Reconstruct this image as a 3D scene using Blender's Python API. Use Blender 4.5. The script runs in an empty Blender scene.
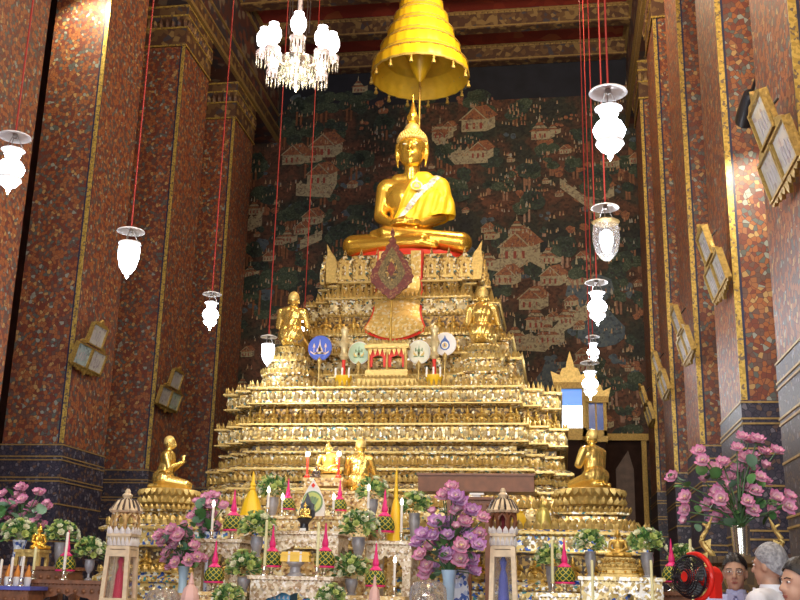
import bpy, bmesh, math, random
from mathutils import Vector, Matrix, Euler
rnd = random.Random(7)
PI = math.pi
SC = bpy.context.scene
COL = SC.collection
# ---------------------------------------------------------------- camera
F_PX = 1033.0
EYE = Vector((0, 0, 1.45))
_d = Vector((162, -293, -F_PX)).normalized()
_u = Vector((84, 3644, -F_PX)).normalized()
_u = (_u - _d * _u.dot(_d)).normalized()
_x = _d.cross(_u)
RW = Matrix((_x, _d, _u))
def at(px, py, y):
    r = RW @ Vector((px - 400, 300 - py, -F_PX))
    return EYE + r * (y / r.y)
def atx(px, py, x):
    r = RW @ Vector((px - 400, 300 - py, -F_PX))
    return EYE + r * (x / r.x)
def mpp(p):
    c = RW.transposed() @ (Vector(p) - EYE)
    return -c.z / F_PX
cam_d = bpy.data.cameras.new('camera')
cam = bpy.data.objects.new('camera', cam_d)
COL.objects.link(cam)
cam_d.sensor_width = 36.0
cam_d.lens = 36.0 * F_PX / 800.0
cam_d.clip_end = 200
cam.matrix_world = Matrix.Translation(EYE) @ RW.to_4x4()
SC.camera = cam
# ---------------------------------------------------------------- materials
def _mat(name):
    m = bpy.data.materials.new(name)
    m.use_nodes = True
    nt = m.node_tree
    b = nt.nodes['Principled BSDF']
    return m, nt, b
def N(nt, t, **kw):
    n = nt.nodes.new(t)
    for k, v in kw.items():
        setattr(n, k, v)
    return n
def ramp(nt, stops, interp='LINEAR'):
    r = N(nt, 'ShaderNodeValToRGB')
    cr = r.color_ramp
    cr.interpolation = interp
    while len(cr.elements) < len(stops):
        cr.elements.new(0.5)
    for e, (p, c) in zip(cr.elements, stops):
        e.position = p
        e.color = (c[0], c[1], c[2], 1)
    return r
def mat(name, col, metal=0.0, rough=0.5, var=0.12, scale=6.0, bump=0.0, emit=0.0, ecol=None, trans=0.0, alpha=1.0, spec=None):
    m, nt, b = _mat(name)
    tc = N(nt, 'ShaderNodeTexCoord')
    no = N(nt, 'ShaderNodeTexNoise')
    no.inputs['Scale'].default_value = scale
    no.inputs['Detail'].default_value = 4
    nt.links.new(tc.outputs['Object'], no.inputs['Vector'])
    lo = tuple(max(0, c * (1 - var)) for c in col)
    hi = tuple(min(1, c * (1 + var)) for c in col)
    r = ramp(nt, [(0.3, lo), (0.7, hi)])
    nt.links.new(no.outputs['Fac'], r.inputs['Fac'])
    nt.links.new(r.outputs['Color'], b.inputs['Base Color'])
    b.inputs['Metallic'].default_value = metal
    b.inputs['Roughness'].default_value = rough
    if spec is not None:
        b.inputs['Specular IOR Level'].default_value = spec
    if trans:
        b.inputs['Transmission Weight'].default_value = trans
    if alpha < 1:
        b.inputs['Alpha'].default_value = alpha
    if emit:
        b.inputs['Emission Color'].default_value = (*(ecol or col), 1)
        b.inputs['Emission Strength'].default_value = emit
    if bump:
        bu = N(nt, 'ShaderNodeBump')
        bu.inputs['Strength'].default_value = bump
        bu.inputs['Distance'].default_value = 0.02
        nt.links.new(no.outputs['Fac'], bu.inputs['Height'])
        nt.links.new(bu.outputs['Normal'], b.inputs['Normal'])
    return m
def mosaic(name, stops, scale, metal=0.6, rough=0.3, bump=0.6, dist='EUCLIDEAN', squash=(1, 1, 1), edge=None):
    """cells of inlay: each cell takes one colour of the list"""
    m, nt, b = _mat(name)
    tc = N(nt, 'ShaderNodeTexCoord')
    mp = N(nt, 'ShaderNodeMapping')
    mp.inputs['Scale'].default_value = squash
    nt.links.new(tc.outputs['Object'], mp.inputs['Vector'])
    v = N(nt, 'ShaderNodeTexVoronoi', distance=dist)
    v.inputs['Scale'].default_value = scale
    nt.links.new(mp.outputs['Vector'], v.inputs['Vector'])
    sx = N(nt, 'ShaderNodeSeparateColor')
    nt.links.new(v.outputs['Color'], sx.inputs['Color'])
    r = ramp(nt, stops, 'CONSTANT')
    nt.links.new(sx.outputs[0], r.inputs['Fac'])
    out = r.outputs['Color']
    if edge:
        v2 = N(nt, 'ShaderNodeTexVoronoi', feature='DISTANCE_TO_EDGE')
        v2.inputs['Scale'].default_value = scale
        nt.links.new(mp.outputs['Vector'], v2.inputs['Vector'])
        r2 = ramp(nt, [(edge[0], (0, 0, 0)), (edge[0] + 0.05, (1, 1, 1))])
        nt.links.new(v2.outputs['Distance'], r2.inputs['Fac'])
        mx = N(nt, 'ShaderNodeMix', data_type='RGBA')
        nt.links.new(r2.outputs['Color'], mx.inputs[0])
        mx.inputs[6].default_value = (*edge[1], 1)
        nt.links.new(out, mx.inputs[7])
        out = mx.outputs[2]
    nt.links.new(out, b.inputs['Base Color'])
    b.inputs['Metallic'].default_value = metal
    b.inputs['Roughness'].default_value = rough
    if bump:
        bu = N(nt, 'ShaderNodeBump')
        bu.inputs['Strength'].default_value = bump
        bu.inputs['Distance'].default_value = 0.03
        nt.links.new(sx.outputs[1], bu.inputs['Height'])
        nt.links.new(bu.outputs['Normal'], b.inputs['Normal'])
    return m
def lattice(name, ground, line, n, k, w=0.35):
    m, nt, b = _mat(name)
    tc = N(nt, 'ShaderNodeTexCoord')
    s = N(nt, 'ShaderNodeSeparateXYZ')
    nt.links.new(tc.outputs['Object'], s.inputs[0])
    def M(op, a, c=None):
        q = N(nt, 'ShaderNodeMath', operation=op)
        for i, v in enumerate((a, c)):
            if v is None: continue
            if isinstance(v, (int, float)): q.inputs[i].default_value = v
            else: nt.links.new(v, q.inputs[i])
        return q.outputs[0]
    u = M('MULTIPLY', M('ARCTAN2', s.outputs['Y'], s.outputs['X']), n)
    v = M('MULTIPLY', s.outputs['Z'], k)
    a = M('ABSOLUTE', M('SINE', M('ADD', u, v)))
    c = M('ABSOLUTE', M('SINE', M('SUBTRACT', u, v)))
    lt = M('LESS_THAN', M('MINIMUM', a, c), w)
    mx = N(nt, 'ShaderNodeMix', data_type='RGBA')
    nt.links.new(lt, mx.inputs[0])
    mx.inputs[6].default_value = (*ground, 1)
    mx.inputs[7].default_value = (*line, 1)
    nt.links.new(mx.outputs[2], b.inputs['Base Color'])
    b.inputs['Roughness'].default_value = 0.6
    return m
def radial(name, inner, outer, r0, r1, rough=0.5, axis='LEN'):
    m, nt, b = _mat(name)
    tc = N(nt, 'ShaderNodeTexCoord')
    ln = N(nt, 'ShaderNodeVectorMath', operation='LENGTH')
    nt.links.new(tc.outputs['Object'], ln.inputs[0])
    mr = N(nt, 'ShaderNodeMapRange')
    mr.inputs['From Min'].default_value = r0
    mr.inputs['From Max'].default_value = r1
    nt.links.new(ln.outputs['Value'], mr.inputs['Value'])
    r = ramp(nt, [(0, inner), (1, outer)])
    nt.links.new(mr.outputs[0], r.inputs['Fac'])
    nt.links.new(r.outputs['Color'], b.inputs['Base Color'])
    b.inputs['Roughness'].default_value = rough
    return m

GOLD = mat('polished_gold', (0.96, 0.60, 0.09), 0.80, 0.26, 0.08, 3)
GOLD_MATT = mat('matt_gold', (0.92, 0.66, 0.22), 0.55, 0.5, 0.15, 30, 0.3)
GOLD_PALE = mat('pale_gold', (0.95, 0.66, 0.18), 0.8, 0.27, 0.1, 4)
GOLD_DARK = mat('old_gold', (0.60, 0.38, 0.08), 0.6, 0.4, 0.25, 12, 0.3)
GILT = mat('gilt_wood', (0.62, 0.44, 0.14), 0.5, 0.38, 0.22, 20, 0.4)
LIPG = mat('gilt_moulding', (0.66, 0.48, 0.17), 0.55, 0.32, 0.1, 10)
MOSAIC = mosaic('gilt_glass_mosaic', [(0, (0.66, 0.47, 0.15)), (0.28, (0.40, 0.25, 0.07)), (0.46, (0.82, 0.72, 0.45)), (0.60, (0.15, 0.09, 0.03)), (0.80, (0.78, 0.78, 0.70)), (0.88, (0.06, 0.16, 0.15)), (0.93, (0.34, 0.2, 0.05))], 27, 0.55, 0.34)
MOSAIC_DARK = mosaic('dark_glass_mosaic', [(0, (0.34, 0.2, 0.05)), (0.35, (0.12, 0.07, 0.03)), (0.66, (0.5, 0.34, 0.1)), (0.8, (0.05, 0.04, 0.03)), (0.94, (0.7, 0.6, 0.35))], 26, 0.5, 0.36)
MOSAIC_BLUE = mosaic('blue_flecked_mosaic', [(0, (0.82, 0.60, 0.2)), (0.36, (0.92, 0.84, 0.6)), (0.58, (0.05, 0.14, 0.5)), (0.7, (0.34, 0.2, 0.05)), (0.84, (0.9, 0.92, 0.9)), (0.94, (0.08, 0.3, 0.3))], 22, 0.5, 0.34)
PALEG = mat('pale_gilt_flower', (0.72, 0.60, 0.32), 0.35, 0.35, 0.15, 20)
GLASSY = mat('mirror_glass_inlay', (0.86, 0.84, 0.70), 0.9, 0.15, 0.1, 8)
BROCADE = mosaic('floral_brocade_paint', [(0, (0.17, 0.045, 0.028)), (0.26, (0.30, 0.10, 0.035)), (0.50, (0.13, 0.07, 0.055)), (0.66, (0.30, 0.12, 0.05)), (0.80, (0.10, 0.11, 0.10)), (0.90, (0.42, 0.26, 0.10)), (0.96, (0.26, 0.28, 0.24))], 17, 0.0, 0.5, 0.25, squash=(1, 1, 0.9), edge=(0.015, (0.09, 0.03, 0.028)))
STRIP = mosaic('gold_leaf_strip', [(0, (0.66, 0.46, 0.11)), (0.45, (0.48, 0.32, 0.07)), (0.85, (0.20, 0.15, 0.10))], 34, 0.4, 0.4, 0.2)
NAVY = mat('navy_lacquer', (0.02, 0.025, 0.07), 0, 0.45, 0.3)
DADO = mosaic('dark_dado_pattern', [(0, (0.045, 0.042, 0.065)), (0.45, (0.065, 0.055, 0.08)), (0.7, (0.13, 0.08, 0.06)), (0.86, (0.15, 0.14, 0.17))], 17, 0.0, 0.45, 0.1, edge=(0.05, (0.02, 0.02, 0.04)))
GOLDLINE_ = None
GOLDLINE = mat('gold_line_paint', (0.40, 0.27, 0.10), 0.4, 0.45, 0.2, 20)
RED_CEIL = mosaic('red_ceiling_paint', [(0, (0.26, 0.03, 0.025)), (0.6, (0.33, 0.045, 0.03)), (0.9, (0.36, 0.10, 0.04))], 2.4, 0.0, 0.6, 0.05)
BEAM = mosaic('beam_scrollwork', [(0, (0.10, 0.05, 0.03)), (0.5, (0.16, 0.09, 0.04)), (0.75, (0.28, 0.18, 0.07)), (0.93, (0.07, 0.06, 0.07))], 8, 0.1, 0.5, 0.15)
FRIEZE = mosaic('painted_frieze', [(0, (0.09, 0.035, 0.03)), (0.4, (0.05, 0.04, 0.05)), (0.68, (0.17, 0.06, 0.04)), (0.86, (0.2, 0.15, 0.11))], 5, 0.0, 0.6, 0.05)
WALLDARK = mat('dark_painted_wall', (0.09, 0.04, 0.03), 0, 0.7, 0.4, 3)
MARBLE = mat('grey_marble', (0.30, 0.28, 0.27), 0, 0.25, 0.2, 2)
CARPET = mat('red_carpet', (0.28, 0.04, 0.04), 0, 0.9, 0.2, 20)
DOORW = mat('dark_door_lacquer', (0.03, 0.014, 0.01), 0, 0.75, 0.3, 4, spec=.15)
DOORG = mosaic('gilded_door_panel', [(0, (0.15, 0.09, 0.03)), (0.5, (0.08, 0.05, 0.02)), (0.8, (0.24, 0.15, 0.05))], 14, 0.1, 0.6, 0.2)
YELLOW = mat('yellow_silk', (0.93, 0.60, 0.02), 0, 0.38, 0.06, 5, spec=0.6)
YELLOW_IN = mat('yellow_silk_lining', (0.86, 0.56, 0.03), 0, 0.6, 0.06, 8)
TRIM = mat('gold_braid', (0.62, 0.44, 0.10), 0.3, 0.5, 0.2, 30)
ROBE = mat('saffron_gold_robe', (0.95, 0.62, 0.03), 0.15, 0.42, 0.08, 6)
SILVER = mosaic('silver_embroidery', [(0, (0.75, 0.72, 0.62)), (0.5, (0.45, 0.42, 0.36)), (0.8, (0.85, 0.7, 0.35))], 22, 0.5, 0.35, 0.3)
REDCLOTH = mat('red_cloth', (0.75, 0.04, 0.02), 0, 0.55, 0.12, 10)
MAROON = mosaic('maroon_gold_embroidery', [(0, (0.13, 0.018, 0.012)), (0.55, (0.19, 0.03, 0.016)), (0.85, (0.28, 0.13, 0.04))], 34, 0.0, 0.5, 0.2)
FANMID = mosaic('olive_gold_embroidery', [(0, (0.17, 0.12, 0.035)), (0.5, (0.11, 0.075, 0.025)), (0.8, (0.26, 0.18, 0.06))], 40, 0.1, 0.5, 0.2)
BROCADE_GOLD = mosaic('gold_brocade_cloth', [(0, (0.85, 0.62, 0.2)), (0.5, (0.72, 0.5, 0.14)), (0.8, (0.9, 0.8, 0.5))], 24, 0.45, 0.4, 0.4)
CORD = mat('red_cord', (0.34, 0.02, 0.015), 0, 0.6, 0.1)
WHITE_GLASS = mat('frosted_white_glass', (0.85, 0.87, 0.9), 0, 0.25, 0.03)
CLEAR = mat('clear_glass', (0.95, 0.97, 1.0), 0, 0.08, 0.02, trans=0.85, alpha=0.55)
GLOW = mat('lit_cool_globe', (1, 1, 1), 0, 0.4, 0.01, emit=9.0, ecol=(0.86, 0.92, 1.0))
GLOW_WARM = mat('lit_warm_shade', (1, 0.98, 0.95), 0, 0.4, 0.01, emit=6.0, ecol=(1.0, 0.93, 0.92))
FLAME = mat('lit_candle_bulb', (1, 0.9, 0.7), 0, 0.4, 0.01, emit=9.0, ecol=(1.0, 0.86, 0.72))
BRONZE = mat('dark_bronze', (0.10, 0.08, 0.07), 0.7, 0.4, 0.2)
PINKGLASS = mat('pale_rose_glass', (0.85, 0.72, 0.68), 0, 0.15, 0.06, trans=0.3)
BLACKM = mat('black_metal', (0.015, 0.015, 0.02), 0.3, 0.4, 0.3)
PAPER = mosaic('pale_manuscript_paper', [(0, (0.42, 0.41, 0.37)), (0.7, (0.37, 0.36, 0.32)), (0.92, (0.30, 0.25, 0.26))], 22, 0, 0.14, 0.0)
PAPER_BLUE = mosaic('blue_grey_print', [(0, (0.30, 0.37, 0.36)), (0.6, (0.24, 0.30, 0.31)), (0.88, (0.16, 0.2, 0.2))], 18, 0, 0.25, 0.0)
PAPER_GREEN = mosaic('green_grey_print', [(0, (0.38, 0.46, 0.36)), (0.7, (0.33, 0.4, 0.32)), (0.92, (0.24, 0.28, 0.22))], 18, 0, 0.25, 0.0)
FRAMEG = mat('carved_gilt_frame', (0.36, 0.23, 0.055), 0.45, 0.45, 0.3, 30, 0.4)
PEARL = mosaic('pearl_inlay', [(0, (0.62, 0.50, 0.32)), (0.4, (0.74, 0.62, 0.46)), (0.66, (0.42, 0.27, 0.14)), (0.86, (0.84, 0.76, 0.66))], 46, 0.25, 0.35, 0.3)
PEARL_GOLD = mosaic('gilt_table_carving', [(0, (0.72, 0.50, 0.2)), (0.4, (0.6, 0.38, 0.14)), (0.62, (0.84, 0.68, 0.38)), (0.82, (0.35, 0.18, 0.08)), (0.93, (0.9, 0.85, 0.7))], 38, 0.35, 0.4, 0.4)
MIRROR_TABLE = mosaic('mirror_table_mosaic', [(0, (0.75, 0.6, 0.28)), (0.35, (0.9, 0.86, 0.74)), (0.65, (0.45, 0.32, 0.12)), (0.82, (0.95, 0.95, 0.92))], 36, 0.5, 0.3, 0.4)
WOOD = mat('brown_teak', (0.22, 0.09, 0.04), 0, 0.4, 0.3, 14)
WOOD_RED = mat('red_brown_timber', (0.20, 0.075, 0.03), 0, 0.45, 0.2, 10)
DARKRED = mat('dark_red_velvet', (0.22, 0.02, 0.03), 0, 0.8, 0.2, 10)
STONE = mat('grey_stoneware', (0.34, 0.34, 0.37), 0.1, 0.35, 0.2, 14)
PORC = mosaic('blue_white_porcelain', [(0, (0.72, 0.78, 0.86)), (0.55, (0.08, 0.16, 0.5)), (0.8, (0.5, 0.6, 0.8))], 26, 0, 0.2, 0.0)
LBLUE = mat('light_blue_glaze', (0.42, 0.62, 0.80), 0, 0.25, 0.08)
PINK = mat('hot_pink_satin', (0.85, 0.03, 0.22), 0, 0.45, 0.1)
PHUM = lattice('green_yellow_lattice', (0.02, 0.075, 0.02), (0.72, 0.58, 0.05), 5, 42, 0.22)
LEAF = mat('deep_green_leaf', (0.07, 0.20, 0.055), 0, 0.5, 0.35, 9)
LEAF_L = mat('fresh_green_leaf', (0.30, 0.48, 0.16), 0, 0.5, 0.3, 9)
LEAF_G = mat('grey_green_leaf', (0.12, 0.24, 0.15), 0, 0.55, 0.25, 7)
BUD = mat('cream_green_petal', (0.62, 0.72, 0.25), 0, 0.5, 0.15, 14)
BUD_W = mat('cream_white_petal', (0.84, 0.86, 0.62), 0, 0.5, 0.08, 14)
LOTUS = radial('pink_lotus_petal', (0.95, 0.80, 0.80), (0.76, 0.25, 0.50), 0.02, 0.085)
LOTUS_V = radial('violet_lotus_petal', (0.93, 0.76, 0.90), (0.58, 0.24, 0.60), 0.02, 0.085)
STAMEN = mat('yellow_stamen', (0.85, 0.75, 0.30), 0, 0.6, 0.1)
STEM = mat('green_stem', (0.06, 0.14, 0.05), 0, 0.5, 0.2)
WAX = mat('white_wax', (0.88, 0.86, 0.78), 0, 0.4, 0.05)
WAX_Y = mat('pale_yellow_wax', (0.80, 0.78, 0.42), 0, 0.4, 0.08)
WHITE = mat('white_lacquer', (0.82, 0.82, 0.80), 0, 0.4, 0.06, 12)
WPANEL = mat('white_gilt_column', (0.72, 0.58, 0.37), 0.1, 0.4, 0.15, 16)
REDSILK = mat('crimson_fabric', (0.55, 0.02, 0.06), 0, 0.6, 0.15)
BLUESILK = mat('blue_fabric', (0.10, 0.12, 0.48), 0, 0.6, 0.2)
PANE = mat('display_glass', (0.75, 0.85, 0.95), 0, 0.06, 0.05, trans=0.9, alpha=0.35)
BLACKL = mat('black_lacquer', (0.02, 0.02, 0.025), 0, 0.3, 0.3)
SKIN = mat('warm_skin', (0.56, 0.33, 0.22), 0, 0.5, 0.08, 10)
LIP = mat('lip_skin', (0.42, 0.16, 0.12), 0, 0.45, 0.05)
HAIRB = mat('black_hair', (0.012, 0.011, 0.012), 0, 0.45, 0.4, 60, 0.4)
HAIRG = mat('silver_hair', (0.30, 0.31, 0.33), 0, 0.5, 0.4, 50, 0.5)
SHIRT_B = mat('lavender_blue_shirt', (0.42, 0.46, 0.72), 0, 0.75, 0.06, 8)
SHIRT_W = mat('white_shirt', (0.80, 0.83, 0.90), 0, 0.75, 0.04, 8)
SHIRT_D = mat('dark_shirt', (0.03, 0.03, 0.035), 0, 0.8, 0.2, 8)
TROUSER = mat('charcoal_trousers', (0.04, 0.04, 0.05), 0, 0.8, 0.2, 8)
EYEW = mat('eye_white', (0.8, 0.78, 0.74), 0, 0.3, 0.02)
EYEB = mat('dark_iris', (0.02, 0.015, 0.01), 0, 0.2, 0.1)
WIRE = mat('spectacle_metal', (0.35, 0.33, 0.32), 0.9, 0.3, 0.05)
REDPL = mat('red_plastic', (0.75, 0.03, 0.02), 0, 0.3, 0.06)
FANDARK = mat('smoky_fan_blade', (0.10, 0.13, 0.14), 0, 0.3, 0.2, alpha=0.85)
# ---------------------------------------------------------------- mesh builder
class MB:
    def __init__(s):
        s.v = []; s.f = []; s.m = []; s.mi = 0; s.T = Matrix.Identity(4)
    def mat(s, i): s.mi = i; return s
    def add(s, vs, fs):
        b = len(s.v)
        T = s.T
        s.v.extend([T @ Vector(p) for p in vs])
        for f in fs:
            s.f.append(tuple(b + i for i in f)); s.m.append(s.mi)
        return s
    def box(s, c, d, taper=1.0):
        x, y, z = c; a, b, h = d[0] / 2, d[1] / 2, d[2] / 2
        t = taper
        vs = [(x - a, y - b, z - h), (x + a, y - b, z - h), (x + a, y + b, z - h), (x - a, y + b, z - h),
              (x - a * t, y - b * t, z + h), (x + a * t, y - b * t, z + h), (x + a * t, y + b * t, z + h), (x - a * t, y + b * t, z + h)]
        return s.add(vs, [(3, 2, 1, 0), (4, 5, 6, 7), (0, 1, 5, 4), (1, 2, 6, 5), (2, 3, 7, 6), (3, 0, 4, 7)])
    def bar(s, x0, x1, y0, y1, z0, z1):
        return s.box(((x0 + x1) / 2, (y0 + y1) / 2, (z0 + z1) / 2), (abs(x1 - x0), abs(y1 - y0), abs(z1 - z0)))
    def rings(s, rings, cap=True, closed=True):
        n = len(rings[0]); vs = [p for r in rings for p in r]; fs = []
        for k in range(len(rings) - 1):
            for i in range(n if closed else n - 1):
                j = (i + 1) % n
                fs.append((k * n + i, k * n + j, (k + 1) * n + j, (k + 1) * n + i))
        if cap:
            fs.append(tuple(range(n - 1, -1, -1)))
            fs.append(tuple((len(rings) - 1) * n + i for i in range(n)))
        return s.add(vs, fs)
    def lathe(s, prof, n=16, c=(0, 0, 0), sx=1, sy=1, cap=True, wob=None):
        rr = []
        for r, z in prof:
            r = max(r, 1e-4)
            ring = []
            for i in range(n):
                a = 2 * PI * i / n
                q = r * (1 + (wob(a, z) if wob else 0))
                ring.append((c[0] + q * math.cos(a) * sx, c[1] + q * math.sin(a) * sy, c[2] + z))
            rr.append(ring)
        return s.rings(rr, cap)
    def tube(s, pts, r, n=8):
        pts = [Vector(p) for p in pts]
        rs = r if isinstance(r, (list, tuple)) else [r] * len(pts)
        rr = []; up = Vector((0.13, 0.27, 0.95)).normalized()
        for k, p in enumerate(pts):
            t = (pts[min(k + 1, len(pts) - 1)] - pts[max(k - 1, 0)]).normalized()
            a = t.cross(up)
            if a.length < 1e-3: a = t.cross(Vector((1, 0, 0)))
            a.normalize(); b = a.cross(t).normalized()
            rr.append([p + (a * math.cos(2 * PI * i / n) + b * math.sin(2 * PI * i / n)) * rs[k] for i in range(n)])
        return s.rings(rr)
    def ball(s, c, r, n=12, m=8, rot=None):
        if not isinstance(r, (tuple, list)): r = (r, r, r)
        R = rot or Matrix.Identity(3)
        rr = []
        for k in range(m + 1):
            th = PI * k / m
            q = max(math.sin(th), 1e-3)
            rr.append([Vector(c) + R @ Vector((r[0] * q * math.cos(2 * PI * i / n), r[1] * q * math.sin(2 * PI * i / n), -r[2] * math.cos(th))) for i in range(n)])
        return s.rings(rr)
    def cap(s, p1, r1, p2, r2, n=14):
        """tapered capsule"""
        p1 = Vector(p1); p2 = Vector(p2); t = (p2 - p1).normalized()
        a = t.cross(Vector((0.2, 0.3, 0.93)));
        if a.length < 1e-3: a = t.cross(Vector((1, 0, 0)))
        a.normalize(); b = a.cross(t).normalized()
        rr = []
        for k in range(5):
            th = PI / 2 * (1 - k / 4)
            q = max(math.cos(th), 2e-3)
            rr.append([p1 - t * r1 * math.sin(th) + (a * math.cos(2 * PI * i / n) + b * math.sin(2 * PI * i / n)) * r1 * q for i in range(n)])
        for k in range(5):
            th = PI / 2 * k / 4
            q = max(math.cos(th), 2e-3)
            rr.append([p2 + t * r2 * math.sin(th) + (a * math.cos(2 * PI * i / n) + b * math.sin(2 * PI * i / n)) * r2 * q for i in range(n)])
        return s.rings(rr)
    def prism(s, poly, y0, y1):
        """poly: (x,z) outline extruded along y"""
        n = len(poly)
        vs = [(x, y0, z) for x, z in poly] + [(x, y1, z) for x, z in poly]
        fs = [tuple(range(n)), tuple(range(2 * n - 1, n - 1, -1))]
        for i in range(n):
            j = (i + 1) % n
            fs.append((i, i + n, j + n, j))
        return s.add(vs, fs)
    def grid(s, fn, nu, nv):
        vs = [fn(i / nu, j / nv) for j in range(nv + 1) for i in range(nu + 1)]
        w = nu + 1
        return s.add(vs, [(j * w + i, j * w + i + 1, (j + 1) * w + i + 1, (j + 1) * w + i) for j in range(nv) for i in range(nu)])
    def mesh(s, name, mats, smooth=35):
        me = bpy.data.meshes.new(name)
        me.from_pydata([tuple(v) for v in s.v], [], s.f)
        for m in (mats if isinstance(mats, (list, tuple)) else [mats]): me.materials.append(m)
        me.polygons.foreach_set('material_index', s.m)
        bm = bmesh.new(); bm.from_mesh(me)
        bmesh.ops.recalc_face_normals(bm, faces=bm.faces)
        bm.to_mesh(me); bm.free()
        if smooth:
            me.polygons.foreach_set('use_smooth', [True] * len(me.polygons))
            me.set_sharp_from_angle(angle=math.radians(smooth))
        me.update()
        return me
    def build(s, name, mats, parent=None, loc=None, rot=None, smooth=35):
        return link(name, s.mesh(name, mats, smooth), parent, loc, rot)
def link(name, me, parent=None, loc=None, rot=None, scale=None):
    o = bpy.data.objects.new(name, me)
    COL.objects.link(o)
    if parent: o.parent = parent
    if loc is not None: o.location = loc
    if rot is not None: o.rotation_euler = rot
    if scale is not None: o.scale = (scale,) * 3 if isinstance(scale, (int, float)) else scale
    return o
def tag(o, label=None, cat=None, group=None, kind=None):
    if label: o['label'] = label
    if cat: o['category'] = cat
    if group: o['group'] = group
    if kind: o['kind'] = kind
    return o
def thing(name, label, cat, loc=(0, 0, 0), rz=0, group=None):
    o = bpy.data.objects.new(name, None)
    COL.objects.link(o)
    o.location = loc; o.rotation_euler = (0, 0, rz)
    o.empty_display_size = 0.1
    return tag(o, label, cat, group)
def struct(o, label=None): return tag(o, label, None, None, 'structure')
def copy_tree(o, parent=None):
    c = o.copy(); COL.objects.link(c)
    if parent: c.parent = parent
    for ch in list(o.children): copy_tree(ch, c)
    return c
def voxel(mb, size, smooth_it=6, name='body'):
    """one continuous skin around overlapping solids"""
    me = mb.mesh(name + '_raw', GOLD, 0)
    o = bpy.data.objects.new('tmp', me); COL.objects.link(o)
    r = o.modifiers.new('r', 'REMESH'); r.mode = 'VOXEL'; r.voxel_size = size
    if smooth_it:
        q = o.modifiers.new('s', 'SMOOTH'); q.iterations = smooth_it; q.factor = 0.5
    dg = bpy.context.evaluated_depsgraph_get(); dg.update()
    out = bpy.data.meshes.new_from_object(o.evaluated_get(dg))
    bpy.data.objects.remove(o); bpy.data.meshes.remove(me)
    out.name = name
    out.polygons.foreach_set('use_smooth', [True] * len(out.polygons))
    return out
def setmat(me, m):
    me.materials.clear(); me.materials.append(m); return me
def cut(me, planes, inflate=0.0, fold=None, name='cloth'):
    """copy of a skin kept on the positive side of every (point, normal), moved outwards"""
    bm = bmesh.new(); bm.from_mesh(me)
    bm.normal_update()
    for v in bm.verts:
        v.co += v.normal * (inflate + (fold(v.co) if fold else 0))
    for p, n in planes:
        g = bm.verts[:] + bm.edges[:] + bm.faces[:]
        bmesh.ops.bisect_plane(bm, geom=g, plane_co=p, plane_no=n, clear_inner=True)
    out = bpy.data.meshes.new(name)
    bm.to_mesh(out); bm.free()
    out.polygons.foreach_set('use_smooth', [True] * len(out.polygons))
    return out
# redented plans ---------------------------------------------------
def plan(hx, hy, st, k=2):
    """quarter of a redented rectangle, mirrored to a full loop (counter clockwise from the front right)"""
    q = []
    for i in range(k, -1, -1):
        # walk from the +x face to the +y face
        pass
    q = [(hx, hy - k * st)]
    for i in range(1, k + 1):
        q.append((hx - i * st, hy - (k - i + 1) * st))
        q.append((hx - i * st, hy - (k - i) * st))
    a = q
    b = [(-x, y) for x, y in reversed(q)]
    c = [(-x, -y) for x, y in q]
    d = [(x, -y) for x, y in reversed(q)]
    return a + b + c + d
def tier(mb, cx, cy, hx, hy, st, prof, k=2, top=True):
    """prof: (offset, z) from the bottom up"""
    rr = []
    for o, z in prof:
        rr.append([(cx + x, cy + y, z) for x, y in plan(hx + o, hy + o, st, k)])
    return mb.rings(rr)
def edges(cx, cy, hx, hy, st, k=2, back=False):
    p = plan(hx, hy, st, k)
    out = []
    for i in range(len(p)):
        a = Vector((p[i][0], p[i][1], 0)); b = Vector((p[(i + 1) % len(p)][0], p[(i + 1) % len(p)][1], 0))
        t = (b - a); L = t.length
        if L < 1e-4: continue
        t /= L; n = Vector((t.y, -t.x, 0))
        if n.y > 0.5 and not back: continue
        out.append((Vector((cx, cy, 0)) + a, Vector((cx, cy, 0)) + b, L, t, n))
    return out
def along(mb, ed, z, sp, fn, o=0.0, far=None):
    """fn(mb, width) drawn at evenly spaced places on each edge, local x along the edge, -y outwards, z up"""
    for a, b, L, t, n in ed:
        m = max(1, int(round(L / sp)))
        w = L / m
        for i in range(m):
            p = a + t * (w * (i + 0.5)) + n * o
            if far is not None and p.y > far: continue
            mb.T = Matrix(((t.x, -n.x, 0, p.x), (t.y, -n.y, 0, p.y), (0, 0, 1, z), (0, 0, 0, 1)))
            fn(mb, w)
    mb.T = Matrix.Identity(4)
def petal(h, d=0.03, wf=0.95):
    def f(mb, w):
        a = w * wf / 2
        mb.add([(-a, 0, 0), (a, 0, 0), (-a * 0.85, -d * 0.6, h * 0.5), (a * 0.85, -d * 0.6, h * 0.5), (0, -d, h), (0, -d * 1.6, h * 0.42), (0, -d * 1.1, 0), (0, 0.02, h * 0.4)],
               [(0, 6, 5, 2), (6, 1, 3, 5), (2, 5, 4), (5, 3, 4), (0, 2, 7), (2, 4, 7), (4, 3, 7), (3, 1, 7), (0, 7, 1, 6)])
    return f
def bead(r):
    def f(mb, w):
        mb.add([(-r, 0, 0), (r, 0, 0), (0, 0, -r), (0, 0, r), (0, -r, 0)], [(0, 2, 4), (2, 1, 4), (1, 3, 4), (3, 0, 4)])
    return f
def rosette(r, d=0.02):
    def f(mb, w):
        vs = [(0, -d * 1.6, 0)]
        for i in range(16):
            q = r if i % 2 == 0 else r * 0.55
            vs.append((q * math.cos(PI * i / 8), -d * (0.3 if i % 2 == 0 else 0.9), q * math.sin(PI * i / 8)))
        mb.add(vs, [(0, 1 + i, 1 + (i + 1) % 16) for i in range(16)])
    return f
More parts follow.
